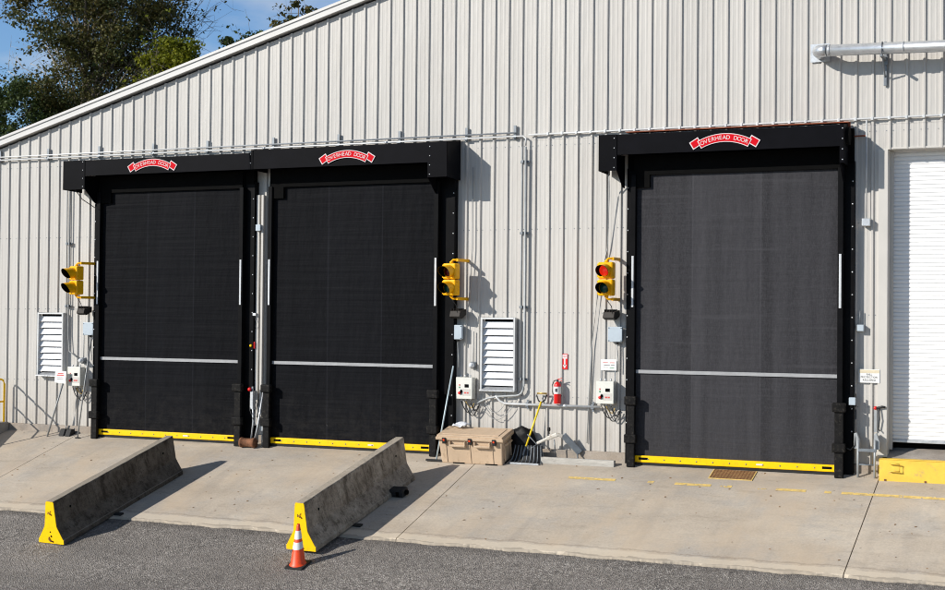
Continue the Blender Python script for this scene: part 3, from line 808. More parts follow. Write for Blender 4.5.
# small floodlights under the signals
def flood():
    t = empty('floodlight', (0, 0, 0), 'x', 'floodlight', 'small dark floodlights under the signals')
    a = MB(); a.extr([(-.30, -.02), (-.27, .10), (-.05, .14), (-.05, .02), (-.20, -.06)], 'x', -.13, .13); a.build('shade', M['dark_metal'], t, bevel=.01, local=True)
    a = MB(); a.tube([(.0, -.06, .06), (.0, 0, .06)], .025, 8); a.box(-.06, .06, -.002, .0, 0, .12); a.split('mount', M['dark_metal'], t, local=True)
    a = MB()
    for k in range(4): a.box(-.11 + k * .06, -.105 + k * .06, -.26, -.06, .10, .15)
    a.split('cooling_fin', M['dark_metal'], t, local=True)
    return t
f0 = flood()
for i, (x, y, lab) in enumerate([(15.47, -.03, 'small dark floodlight below the lit red signal'), (12.14, -.03, 'small dark floodlight under the signal right of the middle door'), (2.57, -.10, 'small dark floodlight under the leftmost signal')]):
    o = f0 if i == 0 else copy_tree(f0)
    o.location = (x, y, 2.82); o['label'] = lab; o.rotation_euler = (0, 0, -.2)
# junction boxes
def jbox():
    t = empty('junction_box', (0, 0, 0), 'x', 'junction box', 'blue grey junction boxes under the floodlights')
    a = MB(); a.box(-.145, .145, -.10, 0, -.145, .145); a.build('box', M['bluegrey'], t, bevel=.03, local=True)
    a = MB(); a.box(-.15, .15, -.125, -.1, -.15, .15); a.build('lid', M['bluegrey'], t, bevel=.012, local=True)
    a = MB()
    for sx in (-1, 1):
        for sz in (-1, 1): a.lathe([(0, -.012), (.012, -.01), (.012, 0)], (sx * .125, -.12, sz * .125), 8, 'y')
    a.split('screw', M['strut'], t, local=True)
    a = MB(); a.lathe([(.03, 0), (.036, -.03), (.02, -.05)], (.03, -.06, -.145), 10, 'z'); a.build('gland', M['cable'], t, local=True)
    a = MB(); a.tube([(.03, -.06, -.19), (.03, -.06, -.28), (.05, -.05, -.55), (.05, -.045, -.74)], .012, 6); a.build('lead', M['gcable'], t, local=True)
    return t
j0 = jbox()
for i, (x, lab) in enumerate([(15.50, 'blue grey junction box beside the charcoal door, above a white notice'), (12.03, 'blue grey junction box right of the middle door, above the cream cabinet'), (2.55, 'leftmost blue grey junction box, tight against the leftmost door')]):
    o = j0 if i == 0 else copy_tree(j0)
    o.location = (x, -.035, 2.48); o['label'] = lab
    if i == 2: o.location = (2.56, -.035, 2.44)
# control cabinets
def cabinet():
    t = empty('control_cabinet', (0, 0, 0), 'x', 'control cabinet', 'cream control cabinets beside the doors')
    a = MB(); a.box(-.18, .18, -.17, 0, 0, .44); c = a.build('cabinet_body', M['cream'], t, bevel=.01, local=True)
    a = MB(); a.box(-.183, .183, -.192, -.172, -.003, .443); a.build('door', M['cream'], t, bevel=.008, local=True)
    a = MB(); a.box(.015, .105, -.200, -.190, .235, .30); a.build('display', M['inner'], t, bevel=.003, local=True)
    a = MB(); a.box(-.03, .15, -.196, -.190, .07, .205); a.build('button_plate', M['trim'], t, local=True)
    a = MB(); a.lathe([(.0, -.03), (.028, -.03), (.032, 0)], (-.095, -.192, .12), 14, 'y'); a.build('stop_knob', M['red'], t, local=True)
    a = MB(); a.lathe([(.0, -.022), (.024, -.022), (.026, 0)], (-.06, -.192, .15), 12, 'y'); a.box(-.065, -.055, -.225, -.19, .10, .19); a.build('rotary_switch', M['inner'], t, local=True)
    a = MB(); a.box(.01, .05, -.200, -.195, .11, .14); a.box(.065, .105, -.200, -.195, .11, .14); a.split('button', M['ink_red'], t, local=True)
    a = MB(); a.box(-.11, -.09, -.199, -.19, .27, .30); a.mat(1); a.box(-.11, -.09, -.199, -.19, .22, .25); a.split('pilot_lamp', [M['ink_red'], M['green_wire']], t, local=True)
    a = MB()
    for x in (-.12, -.02, .09): a.tube([(x, -.08, .44), (x, -.08, .49)], .018, 8)
    for x in (-.1, 0, .1): a.tube([(x, -.09, -.05), (x, -.09, 0)], .02, 8)
    a.split('gland', M['galv'], t, local=True)
    a = MB(); random.seed(5)
    for k, (x0, x1, dp) in enumerate([(-.1, .22, .24), (-.02, .28, .30), (.1, .3, .2), (0, .18, .14)]):
        pts = [(x0 + (x1 - x0) * q, -.09 + .02 * k * sin(q * 3), -.05 - dp * sin(pi * q * .93) ** .8) for q in [i / 10 for i in range(11)]]
        a.mat(0 if k != 3 else 1); a.tube(pts, .011, 6)
    a.split('cable_loop', [M['cable'], M['brass']], t, local=True)
    return t
c0 = cabinet()
for i, (x, z, lab) in enumerate([(15.32, 1.11, 'cream control cabinet left of the charcoal door, under the white notice'), (12.27, 1.11, 'cream control cabinet above the tan storage box'), (2.22, 1.10, 'leftmost cream control cabinet, overlapping the small white sign')]):
    o = c0 if i == 0 else copy_tree(c0)
    o.location = (x, -.035, z); o['label'] = lab
# strobes above two cabinets
def strobe():
    t = empty('warning_lamp', (0, 0, 0), 'x', 'warning lamp', 'clear warning lamps above the cabinets')
    a = MB(); a.box(-.06, .06, -.03, 0, -.075, .075); a.lathe([(.07, 0), (.07, -.05), (.055, -.06)], (0, -.03, 0), 16, 'y'); a.build('base', M['strut'], t, bevel=.008, local=True)
    a = MB(); a.lathe([(.055, 0), (.052, -.06), (.035, -.09), (0, -.1)], (0, -.088, 0), 16, 'y'); a.build('dome', M['lensclear'], t, local=True)
    a = MB(); a.tube([(0, -.02, .07), (0, -.02, .7)], .012, 6); a.build('conduit', M['gcable'], t, local=True)
    return t
s0 = strobe(); s0.location = (12.40, -.03, 1.80); s0['label'] = 'clear warning lamp between the louver vent and the cream cabinet by the storage box'
s1 = copy_tree(s0); s1.location = (2.36, -.03, 1.69); s1['label'] = 'clear warning lamp above the leftmost cream cabinet'

# ------------------------------------------------------------------ louver vents
def louver():
    t = empty('louver_vent', (0, 0, 0), 'x', 'vent', 'white louver vents')
    w, h = .77, 1.48
    a = MB(); a.box(-w/2, -w/2 + .035, -.115, 0, 0, h); a.box(w/2 - .035, w/2, -.115, 0, 0, h); a.box(-w/2 + .035, w/2 - .035, -.115, 0, h - .035, h)
    a.build('frame', M['conduit'], t, bevel=.004, local=True)
    a = MB(); a.extr([(-.15, -.03), (-.15, -.015), (-.02, .06), (0, .06), (0, -.03)], 'x', -w/2 - .01, w/2 + .01); a.build('sill', M['galv'], t, bevel=.004, local=True)
    a = MB(); a.box(-w/2 + .05, w/2 - .05, .0, .012, 0, h); a.build('backing', M['inner'], t, local=True)
    a = MB(); n = 9; st = (h - .15) / n
    for i in range(n):
        z = .085 + i * st
        a.extr([(-.068, z + .012), (-.068, z), (-.055, z), (-.014, z + st * .80), (-.014, z + st * .80 + .01), (-.062, z + .014)], 'x', -w/2 + .035, w/2 - .035)
    a.build('blades', M['louver'], t, local=True)
    return t
l0 = louver()
l0.location = (12.98, -.034, 1.31); l0['label'] = 'white louver vent above the tan storage box'
l1 = copy_tree(l0); l1.location = (1.43, -.034, 1.33); l1['label'] = 'white louver vent at the far left of the wall'

# ------------------------------------------------------------------ signs, extinguisher, alarms
def plate(t, w, h, mat, z0=-.002, bevel=.006):
    a = MB(); a.box(-w/2, w/2, -.008, 0, -h/2, h/2); return a.build('panel', mat, t, bevel=bevel, local=True)
t = empty('warning_sign', (20.385, -.05, 1.775), 'small white sign with a faded tan header on the wall right of the charcoal door', 'sign')
plate(t, .38, .25, M['white'])
a = MB(); a.box(-.18, .18, -.0105, -.008, .055, .115); a.build('header', M['tan_head'], t, local=True)
a = MB(); T = lambda s, z, sz: text_mesh(a, s, sz, lambda x, y: (x, -.0108, z + y))
T('FALL', .028, .050); T('PROTECTION', -.022, .050); T('REQUIRED', -.075, .050)
a.keep = True; a.build('lettering', M['ink'], t, local=True)
def lined(t, w, h, rows):
    for (mt, z, x0, x1, th) in rows:
        a = MB(); a.box(x0, x1, -.0105, -.008, z - th / 2, z + th / 2); a.build('print_line', M[mt], t, local=True)
t = empty('notice', (15.345, -.05, 1.87), 'white notice with faint print above the cream cabinet by the charcoal door', 'notice')
plate(t, .33, .22, M['white'])
lined(t, .33, .22, [('ink_red', .045, -.12, -.02, .012), ('ink_red', .045, .02, .12, .012), ('ink', -.005, -.10, .02, .008), ('ink', -.005, .04, .12, .008), ('ink', -.05, -.11, -.01, .007), ('green_wire', -.055, .02, .11, .010)])
a = MB(); a.box(-.16, -.14, .002, .014, -.36, .09); a.box(.12, .14, .002, .014, -.36, .09); a.split('mounting_rail', M['strut'], t, local=True)
t = empty('pole_sign', (1.6, -.334, gz(-.334)), 'small white sign with red print on a slanted grey pole', 'sign')
a = MB(); a.tube([(1.575, -.36, gz(-.36)), (1.985, -.30, 1.20)], .021, 8); a.build('pole', M['wood_pole'], t)
a = MB(); a.obox((1.915, -.325, 1.30), (.33, .014, .29), Matrix.Rotation(radians(4), 3, 'Y')); a.build('panel', M['white'], t, bevel=.006)
for (mt, z, x0, x1, th) in [('ink_red', 1.385, 1.84, 2.0, .018), ('ink_red', 1.345, 1.81, 2.02, .022), ('ink', 1.29, 1.82, 1.98, .008), ('ink', 1.25, 1.83, 2.0, .008)]:
    a = MB(); a.box(x0, x1, -.3345, -.333, z - th / 2, z + th / 2); a.build('print_line', M[mt], t)
# fire arrow
t = empty('extinguisher_sign', (14.40, -.012, 1.915), 'narrow red sign with a white downward arrow above the fire extinguisher', 'sign')
a = MB(); a.box(-.063, .063, -.008, 0, -.155, .155); a.build('panel', M['red'], t, bevel=.003, local=True)
a = MB(); a.box(-.052, .052, -.0105, -.008, .06, .142); a.box(-.016, .016, -.0105, -.008, -.075, .06)
a.add([(-.042, -.0105, -.065), (.042, -.0105, -.065), (0, -.0105, -.14)], [(0, 1, 2)]); a.build('arrow', M['logo_white'], t, local=True)
a = MB(); text_mesh(a, 'FIRE', .042, lambda x, y: (x, -.0112, .102 + y)); a.keep = True; a.build('lettering', M['red'], t, local=True)
# extinguisher
t = empty('fire_extinguisher', (14.29, -.13, 1.07), 'red fire extinguisher hung on the wall above the conduit', 'fire extinguisher')
a = MB(); a.lathe([(0, 0), (.06, .0), (.07, .012), (.07, .36), (.062, .40), (.035, .43), (.024, .44)], (0, 0, 0), 20); a.build('cylinder', M['red'], t, local=True)
a = MB(); a.lathe([(.0715, .20), (.0715, .345)], (0, 0, 0), 20); a.build('label', M['white'], t, local=True)
a = MB(); a.box(-.025, .02, -.0745, -.071, .24, .31); a.build('pictogram', M['ink'], t, local=True)
a = MB(); a.lathe([(.024, .44), (.024, .48), (.015, .49)], (0, 0, 0), 12); a.mat(1); a.obox((.04, 0, .50), (.12, .02, .012), Matrix.Rotation(radians(-15), 3, 'Y')); a.obox((.05, 0, .47), (.10, .02, .01), Matrix.Rotation(radians(12), 3, 'Y')); a.build('valve', [M['ink'], M['red']], t, local=True)
a = MB(); a.tube([(-.02, 0, .47), (-.07, -.01, .46), (-.10, -.02, .38), (-.10, -.02, .25), (-.085, -.02, .18)], .011, 8); a.build('hose', M['cable'], t, local=True)
a = MB(); a.box(-.03, .03, .07, .10, .1, .45); a.box(-.072, .072, .055, .07, .15, .17); a.split('bracket', M['strut'], t, local=True)
# emergency pull box between the doors
t = empty('alarm_box', (7.08, -.06, 2.13), 'red alarm box on the strip of wall between the two left doors', 'alarm box')
a = MB(); a.box(-.065, .065, -.10, 0, -.075, .075); a.build('box', M['red'], t, bevel=.01, local=True)
a = MB(); a.lathe([(0, -.03), (.028, -.028), (.03, 0)], (-.02, -.10, -.01), 14, 'y'); a.build('button', M['yellow'], t, local=True)
t = empty('release_lever', (20.50, -.05, 1.19), 'red and black release handle on the narrow wall left of the shutter', 'lever')
a = MB(); a.lathe([(0, -.05), (.03, -.045), (.035, 0)], (0, 0, 0), 14, 'y'); a.build('knob', M['red'], t, local=True)
a = MB(); a.tube([(.02, -.03, .0), (.12, -.04, .03), (.18, -.03, .02)], .022, 8); a.tube([(.07, -.03, 0), (.08, -.05, -.2), (.06, -.04, -.38), (.09, -.05, -.42)], .012, 8); a.split('arm', M['cable'], t, local=True)
a = MB(); a.box(-.02, .03, -.03, 0, -.44, -.04); a.split('rod', M['gconduit'], t, bevel=.004, local=True)

# ------------------------------------------------------------------ strip between the two left doors
t = empty('conduit', (7.25, 0, 3), 'pair of white vertical conduits in the narrow gap between the two left doors', 'conduit')
a = MB(); a.box(7.13, 7.21, -.115, -.036, .35, 5.46); a.box(7.25, 7.31, -.11, -.036, .55, 5.46); a.split('channel', M['trim'], t, bevel=.01)
a = MB(); a.box(7.15, 7.27, -.18, -.115, 4.66, 4.80); a.build('box', M['bluegrey'], t, bevel=.006)
a = MB(); a.box(7.10, 7.18, -.18, -.115, 2.78, 2.84); a.build('clip', M['galv'], t, bevel=.004)
a = MB(); a.tube([(7.13, -.15, 2.78), (7.18, -.16, 2.6), (7.16, -.14, 2.5)], .006, 6); a.split('wire', M['cable'], t)
t = empty('chain_hoist_lever', (7.2, -.2, .0), 'worn metal levers and rods standing between the feet of the two left doors', 'lever')
a = MB(); a.tube([(7.16, -.24, 1.22), (7.20, -.26, .45), (7.17, -.30, .0)], .018, 8); a.tube([(7.44, -.2, 1.25), (7.34, -.3, .35), (7.27, -.33, -.02)], .02, 8); a.tube([(7.36, -.22, .9), (7.28, -.25, .55)], .012, 6); a.split('rod', M['galv'], t)
a = MB(); a.box(7.12, 7.2, -.28, -.2, .72, 1.12); a.box(7.36, 7.45, -.25, -.1, .25, .42); a.split('lever_block', M['galv'], t, bevel=.01)
a = MB(); a.lathe([(0, -.04), (.04, -.035), (.04, 0)], (7.12, -.28, 1.16), 12, 'y'); a.build('red_button', M['red'], t)
a = MB(); a.tube([(7.06, -.2, 1.0), (7.14, -.3, .7), (7.22, -.3, .5), (7.3, -.28, .8), (7.33, -.25, .95)], .009, 6); a.build('cable', M['cable'], t)
a = MB(); a.box(7.38, 7.50, -.22, -.05, gz(-.2), .16); a.build('foot', M['pale_metal'], t, bevel=.02)
a = MB(); a.lathe([(0, 0), (.105, 0), (.11, .015), (.11, .05), (.095, .06), (.095, .30), (.11, .31), (.11, .36), (.10, .375), (0, .375)], (6.98, -.40, gz(-.4) + .115), 20, 'x')
tag(a.build('rusty_drum', M['rust'], loc=(7.16, -.4, 0)), 'short rusty drum lying between the feet of the two left doors', 'drum')

# steel guard frame right of the charcoal door
t = empty('guard_frame', (20.35, -.25, 0), 'low grey steel guard frame between the charcoal door and the yellow ledge', 'guard frame')
a = MB(); a.tube([(20.22, -.26, gz(-.26)), (20.22, -.26, .62)], .022, 8); a.tube([(20.52, -.26, gz(-.26)), (20.52, -.26, .62)], .022, 8); a.split('post', M['gconduit'], t)
a = MB(); a.box(20.22, 20.55, -.29, -.23, .40, .455); a.tube([(20.22, -.26, .16), (20.52, -.26, .16)], .014, 8); a.split('crossbar', M['strut'], t)
a = MB(); a.extr([(20.14, .44), (20.14, .72), (20.19, .74), (20.24, .60), (20.24, .44)], 'y', -.22, -.10); a.extr([(20.50, .44), (20.50, .72), (20.54, .74), (20.60, .58), (20.60, .44)], 'y', -.22, -.10); a.split('clevis', M['gconduit'], t, bevel=.006)
t = empty('cable_run', (20.12, -.15, 1), 'black cable clipped down the right edge of the charcoal door', 'cable')
a = MB(); a.tube([(20.16, -.19, 1.45), (20.17, -.2, .9), (20.16, -.22, .5), (20.08, -.25, .42), (20.02, -.28, .45)], .014, 8); a.build('hose', M['cable'], t)
a = MB(); a.box(20.05, 20.17, -.26, -.14, 1.24, 1.38); a.build('sensor', M['bluegrey'], t, bevel=.01)

# ------------------------------------------------------------------ storage box, tools, bag
def storage():
    t = empty('storage_box', (12.64, -.62, gz(-.62)), 'large tan plastic storage chest with black latches against the wall', 'storage box', rot=(SA * .82, 0, 0))
    W2, D, H = .70, .56, .50
    a = MB(); a.extr([(-W2 + .03, 0), (W2 - .03, 0), (W2, H), (-W2, H)], 'y', 0, D); body = a.build('body', M['tan'], t, bevel=.02, local=True)
    a = MB()
    for x in (-.42, .30): a.box(x, x + .26, -.008, .1, -.004, .025)
    a.box(W2 - .06, W2 - .01, .12, .44, -.004, .025)
    a.split('foot_gap_shade', M['inner'], t, local=True)  # black boxes in place of the shaded gaps between the feet
    a = MB()
    for x in (-.55, -.02, .47): a.box(x, x + .018, -.012, 0, .03, H - .04)
    a.split('rib', M['tan'], t, bevel=.004, local=True)
    a = MB(); a.box(-W2 - .045, W2 + .045, -.045, D + .03, H + .002, H + .06); a.box(-W2 - .02, W2 + .02, -.025, D + .02, H + .058, H + .10); a.box(-W2 + .08, W2 - .08, .05, D - .06, H + .098, H + .112); a.build('lid', M['tan'], t, bevel=.018, local=True)
    for x in (-.55, .02, .55):
        a = MB(); a.box(x - .04, x + .04, -.07, -.02, H - .07, H + .055); a.mat(1); a.box(x - .02, x + .02, -.078, -.065, H - .01, H + .03); a.build('latch', [M['rubber'], M['orange']], t, bevel=.008, local=True)
    for x in (-.27, .28):
        a = MB(); a.box(x - .18, x + .18, -.075, 0, H - .13, H - .085); a.box(x - .18, x - .15, -.06, 0, H - .09, H - .02); a.box(x + .15, x + .18, -.06, 0, H - .09, H - .02); a.build('handle', M['tan'], t, bevel=.01, local=True)
    a = MB(); a.box(W2 - .01, W2 + .05, .12, .44, H - .12, H - .08); a.box(W2 - .02, W2 + .012, .1, .13, .08, H - .1); a.box(W2 - .02, W2 + .012, .42, .45, .08, H - .1); a.split('side_handle', M['tan'], t, bevel=.008, local=True)
storage()
def rag():
    a = MB(); n = 10; vs = []
    for i in range(n + 1):
        for j in range(n + 1):
            x = 12.11 + .30 * i / n; y = -.44 + .24 * j / n
            z = .54 + .05 * noise.noise((x * 9, y * 9, 2)) + .02 * noise.noise((x * 22, y * 22, 7)) + .03 + (y + .44) * S * .8
            vs.append((x + .03 * noise.noise((y * 14, 1, 1)), y + .03 * noise.noise((x * 14, 2, 1)), z))
    a.add(vs, [(i * (n + 1) + j, (i + 1) * (n + 1) + j, (i + 1) * (n + 1) + j + 1, i * (n + 1) + j + 1) for i in range(n) for j in range(n)], True)
    o = a.build('rag', M['cloth'], solid=.012, loc=(12.1, -.35, .57)); tag(o, 'crumpled pale blue rag on top of the storage chest', 'rag')
rag()
t = empty('squeegee', (11.87, -.6, gz(-.6)), 'floor squeegee with a pale blue pole leaning beside the storage chest', 'squeegee')
a = MB(); a.tube([(11.83, -.60, gz(-.6) + .03), (12.03, -.24, 1.78)], .017, 8); a.build('pole', M['pole'], t)
a = MB(); a.box(11.60, 12.12, -.625, -.585, gz(-.6) + .012, gz(-.6) + .055); a.build('blade', M['rubber'], t, bevel=.006)
t = empty('pole', (2.46, -.38, gz(-.38)), 'thin grey pole leaning on the leftmost door frame', 'pole')
a = MB(); a.tube([(2.48, -.38, gz(-.38)), (2.63, -.33, 1.2), (2.70, -.20, 2.2)], .016, 8); a.build('shaft', M['wood_pole'], t)
a = MB(); a.box(2.42, 2.54, -.40, -.36, gz(-.38), gz(-.38) + .03); a.build('foot', M['rubber'], t, bevel=.006)
t = empty('snow_shovel', (13.75, -.35, gz(-.35)), 'snow pusher with a yellow handle and ribbed black scoop beside the storage chest', 'shovel')
a = MB(); a.tube([(13.66, -.30, .12), (13.93, -.10, 1.10)], .019, 10); a.build('handle', M['fibre'], t)
a = MB(); a.tube([(13.62, -.33, -.02), (13.68, -.285, .20)], .024, 10); a.build('socket', M['strut'], t)
a = MB(); a.tube([(13.925, -.10, 1.08), (13.87, -.1, 1.12), (13.83, -.1, 1.23), (13.85, -.1, 1.26)], .014, 8); a.tube([(13.935, -.10, 1.08), (14.01, -.1, 1.13), (14.05, -.1, 1.23), (14.04, -.1, 1.26)], .014, 8); a.mat(1); a.tube([(13.84, -.1, 1.265), (14.05, -.1, 1.265)], .018, 8); a.split('grip', [M['rubber'], M['brass']], t)
a = MB(); pr = []
for i in range(11):
    u = i / 10; pr.append((-.50 + .22 * u ** .6, gz(-.45) + .012 + .34 * u ** 1.9))
a.sheet(pr, 'x', 13.42, 14.04, True); a.build('scoop', M['rubber'], t, solid=.01)
a = MB()
for k in range(9):
    x = 13.46 + k * .068; off = (x - 13.72) * .25
    a.tube([(x + off * (1 - j / 10), p[0] - .010, p[1] + .004) for j, p in enumerate(pr)], .010, 6)
a.split('rib', M['strut'], t)
a = MB(); a.box(13.42, 14.04, -.515, -.495, gz(-.5) + .004, gz(-.5) + .035); a.build('wear_strip', M['galv'], t)
def bag():
    bm = bmesh.new(); bmesh.ops.create_icosphere(bm, subdivisions=4, radius=1)
    for v in bm.verts:
        c = v.co.copy(); k = 1 + .14 * noise.noise(c * 1.7) + .10 * abs(noise.noise(c * 4)) + .05 * noise.noise(c * 9)
        v.co = Vector((c.x * .31 * k, c.y * .17 * k, c.z * .30 * k * (1 - .12 * c.x)))
        if v.co.z < -.27: v.co.z = -.27
    me = bpy.data.meshes.new('rubbish_bag'); bm.to_mesh(me); bm.free(); me.materials.append(M['bag'])
    for p in me.polygons: p.use_smooth = True
    o = bpy.data.objects.new('rubbish_bag', me); COL.objects.link(o); o.location = (13.56, -.14, .24); o.rotation_euler = (0, .1, 0); o.scale = (.95, .7, 1.1)
    tag(o, 'black plastic bag slumped between the storage chest and the snow pusher', 'bag')
bag()
# bent pale frame behind the beam
t = empty('folded_frame', (14.2, -.2, 0), 'folded pale metal frame leaning on the wall behind the timber beam', 'metal frame')
def bar(a, p, q, w, th):
    p, q = Vector(p), Vector(q); d = (q - p); L = d.length
    rot = d.to_track_quat('X', 'Z').to_matrix(); a.obox((p + q) / 2, (L, th, w), rot)
a = MB(); bar(a, (13.92, -.30, .27), (14.16, -.29, .385), .06, .04); bar(a, (14.14, -.29, .375), (14.36, -.28, .47), .085, .05); bar(a, (14.34, -.28, .47), (14.46, -.24, .43), .07, .05); a.split('arm', M['pale_metal'], t, bevel=.02)
a = MB(); bar(a, (14.46, -.24, .46), (14.78, -.12, .10), .13, .03); a.build('flap', M['strut'], t, bevel=.01)
a = MB(); a.tube([(14.28, -.26, .36), (14.30, -.26, .10)], .014, 6); a.tube([(13.70, -.26, .44), (13.92, -.30, .25), (13.74, -.3, .12)], .014, 6); a.tube([(13.98, -.25, .28), (14.08, -.30, gz(-.3))], .014, 6); a.tube([(14.72, -.12, .12), (14.80, -.3, gz(-.3))], .014, 6); a.split('leg', M['strut'], t)
a = MB(); a.lathe([(0, .14), (.03, .13), (.035, .07), (.015, .05), (.02, 0)], (14.17, -.28, .47), 12); a.build('knob', M['rubber'], t)
a = MB(); a.box(14.05, 15.58, -.40, -.29, gz(-.37) - .01, .012)
tag(a.build('timber_beam', M['timber'], bevel=.008, loc=(14.8, -.35, -.05)), 'weathered grey timber beam lying along the wall left of the charcoal door', 'beam')
# black blocks at the foot of the wall, left
t = empty('wheel_chock', (1.98, -.2, gz(-.2)), 'pair of small black rubber chocks at the foot of the wall below the leftmost cabinet', 'wheel chock')
for x in (1.86, 2.04):
    a = MB(); a.extr([(-.32, gz(-.2) - .03), (-.24, .08), (-.14, .08), (-.08, gz(-.1) + .0)], 'x', x, x + .15); a.build('chock', M['rubber'], t, bevel=.015)
a = MB(); a.tube([(2.0, -.2, .08), (2.0, -.2, .17)], .012, 6); a.build('eye', M['strut'], t)
# grate
t = empty('steel_grate', (17.95, -.46, gz(-.46)), 'rusty square steel plate set in the concrete at the foot of the charcoal door', 'grate', rot=(SA, 0, 0))
a = MB(); a.box(-.40, .40, -.22, .22, .002, .010); a.build('plate', M['rustgrate'], t, local=True)
a = MB()
for i in range(13): a.box(-.39 + i * .063, -.382 + i * .063, -.21, .21, .009, .0135)
for j in range(7): a.box(-.39, .39, -.195 + j * .063, -.187 + j * .063, .009, .013)
a.build('tread', M['rust'], t, local=True)
a = MB(); a.box(-.415, -.40, -.235, .22, .002, .014); a.box(.40, .415, -.235, .22, .002, .014); a.box(-.40, .40, -.235, -.22, .002, .014); a.build('rim', M['yellow_line'], t, local=True)
# hanging cable at the charcoal door
t = MB(); t.tube([(15.42, -.4, 5.75), (15.36, -.15, 5.3), (15.30, -.06, 4.2), (15.12, -.06, 3.4), (14.98, -.055, 2.2), (14.93, -.055, 1.2), (14.90, -.06, .3)], .012, 6)
tag(t.build('hanging_cable', M['gcable'], loc=(15.2, -.1, 3)), 'thin grey cable hanging down the wall left of the lit red signal', 'cable')
t = MB(); t.tube([(12.35, -.06, 5.9), (12.36, -.06, 4.2), (12.28, -.06, 3.0), (12.2, -.06, 2.2)], .010, 6)
tag(t.build('hanging_cable', M['gcable'], loc=(12.3, -.1, 4)), 'thin grey cable on the wall above the right side of the middle signal', 'cable')
t = MB(); t.tube([(2.5, -.6, 5.66), (2.62, -.5, 5.45), (2.85, -.3, 5.25), (2.98, -.3, 5.2)], .011, 6)
tag(t.build('hanging_cable', M['cable'], loc=(2.7, -.4, 5.4)), 'short black cable sagging below the left end of the leftmost hood', 'cable')
t = MB()
for (x0, x1, dp, z) in ((12.5, 13.4, .42, 1.12), (12.62, 13.2, .30, 1.14)):
    t.tube([(x0 + (x1 - x0) * q, -.07 - .03 * sin(pi * q), z - dp * sin(pi * q)) for q in [i / 12 for i in range(13)]], .007, 6)
tag(t.build('loose_wires', M['gcable'], loc=(12.9, -.08, 1.0)), 'thin loose wires drooping below the louver vent above the storage chest', 'wires')

# ------------------------------------------------------------------ curb block and yellow railing, left
a = MB(); a.box(-6, .16, -1.9, -.07, -.75, .17); tag(a.build('concrete_block', M['block'], bevel=.02, loc=(-1, -1, -.2)), 'low dark concrete ramp block at the left edge', 'concrete block')
t = empty('railing', (.0, -.5, .17), 'yellow tube railing on the concrete block at the left edge', 'railing')
def rr(z): return [(.08, -.16, .17), (.08, -.16, z - .12), (.08, -.2, z - .03), (.08, -.28, z), (.08, -1.75, z)]
a = MB(); a.tube(rr(1.20), .024, 10); a.split('post', M['yellow'], t)
a = MB(); a.tube([(.08, -.16, .66), (.08, -1.75, .66)], .021, 10); a.build('mid_rail', M['yellow'], t)
a = MB(); a.tube([(.08, -1.75, .17), (.08, -1.75, 1.20)], .024, 10); a.split('post', M['yellow'], t)

# ------------------------------------------------------------------ concrete barriers
def barrier_mesh():
    t = empty('concrete_barrier', (0, 0, 0), 'x', 'barrier', 'concrete barriers laid across the apron')
    L = 3.58
    K = 1.0
    half = [(x, z * K) for x, z in ((.325, 0), (.325, .075), (.305, .09), (.165, .30), (.150, .335), (.100, .765), (.085, .79))]
    prof = half + [(-x, z) for x, z in half[::-1]]
    a = MB(); n = 40; m = len(prof); vs = []
    for i in range(n + 1):
        y = L * i / n
        for x, z in prof:
            j = .006 * noise.noise((y * 2.5, x * 6, z * 6)) + .004 * noise.noise((y * 9, x * 11, z * 15))
            vs.append((x + j * (1 if x > 0 else -1), y, z + (.006 * noise.noise((y * 3, x * 9, 3)) if z > .7 else 0)))
    a.add(vs, [(i * m + j, i * m + (j + 1) % m, (i + 1) * m + (j + 1) % m, (i + 1) * m + j) for i in range(n) for j in range(m)])
    a.add(vs[:m], [tuple(range(m))]); a.add(vs[-m:], [tuple(range(m))[::-1]])
    body = a.build('body', M['barrier'], t, bevel=.008, local=True)
    # yellow painted end, a skin over the cast face with the paint lapping round
    a = MB(); ins = [(x * .985, .004 + z * .992) for x, z in prof]; a.extr(ins, 'y', -.006, .02); e = a.build('painted_end', M['yellow'], t, local=True)
    a = MB(); a.lathe([(0, -.009), (.017, -.009), (.017, 0)], (.01, -.006, .14), 10, 'y'); a.lathe([(0, -.009), (.013, -.009), (.013, 0)], (-.01, -.006, .22), 10, 'y'); a.split('bolt_hole', M['inner'], e, local=True)
    a = MB(); a.tube([(-.045, -.006, .60), (-.03, -.03, .565), (.0, -.03, .585), (.03, -.028, .56), (.045, -.006, .53)], .007, 6); a.tube([(.03, -.006, .62), (.0, -.028, .585)], .006, 6); a.tube([(-.05, -.006, .12), (-.03, -.035, .09), (0.02, -.04, .06), (.06, -.006, .04)], .012, 6); a.split('steel_loop', M['rust'], e, local=True)
    a = MB()
    for y, z in ((.42, .55), (3.2, .56)): a.lathe([(0, .004), (.022, .004), (.022, -.012)], (.126 + (.56 - z) * .11, y, z), 12, 'x')
    a.split('lifting_hole', M['inner'], t, local=True)
    for o in [o for o in bpy.data.objects if o.type == 'MESH' and (o.parent == t or (o.parent and o.parent.parent == t))]:
        for v in o.data.vertices: v.co.y += v.co.z * S * .7      # cast plumb although it lies on a slope
    return t
b0 = barrier_mesh()
def place(o, near, far, label, lift0=0, lift1=0):
    n = Vector((near[0], near[1], gz(near[1]) + lift0)); f = Vector((far[0], far[1], gz(far[1]) + lift1))
    d = f - n; yaw = math.atan2(-d.x, d.y); pit = math.atan2(d.z, sqrt(d.x ** 2 + d.y ** 2))
    o.location = n; o.rotation_euler = (Matrix.Rotation(yaw, 3, 'Z') @ Matrix.Rotation(pit, 3, 'X')).to_euler(); o['label'] = label
    return o
place(b0, (5.985, -5.37), (6.26, -1.93), 'left concrete barrier with a yellow end, pointing at the leftmost door', -.02, .0)
b1 = copy_tree(b0)
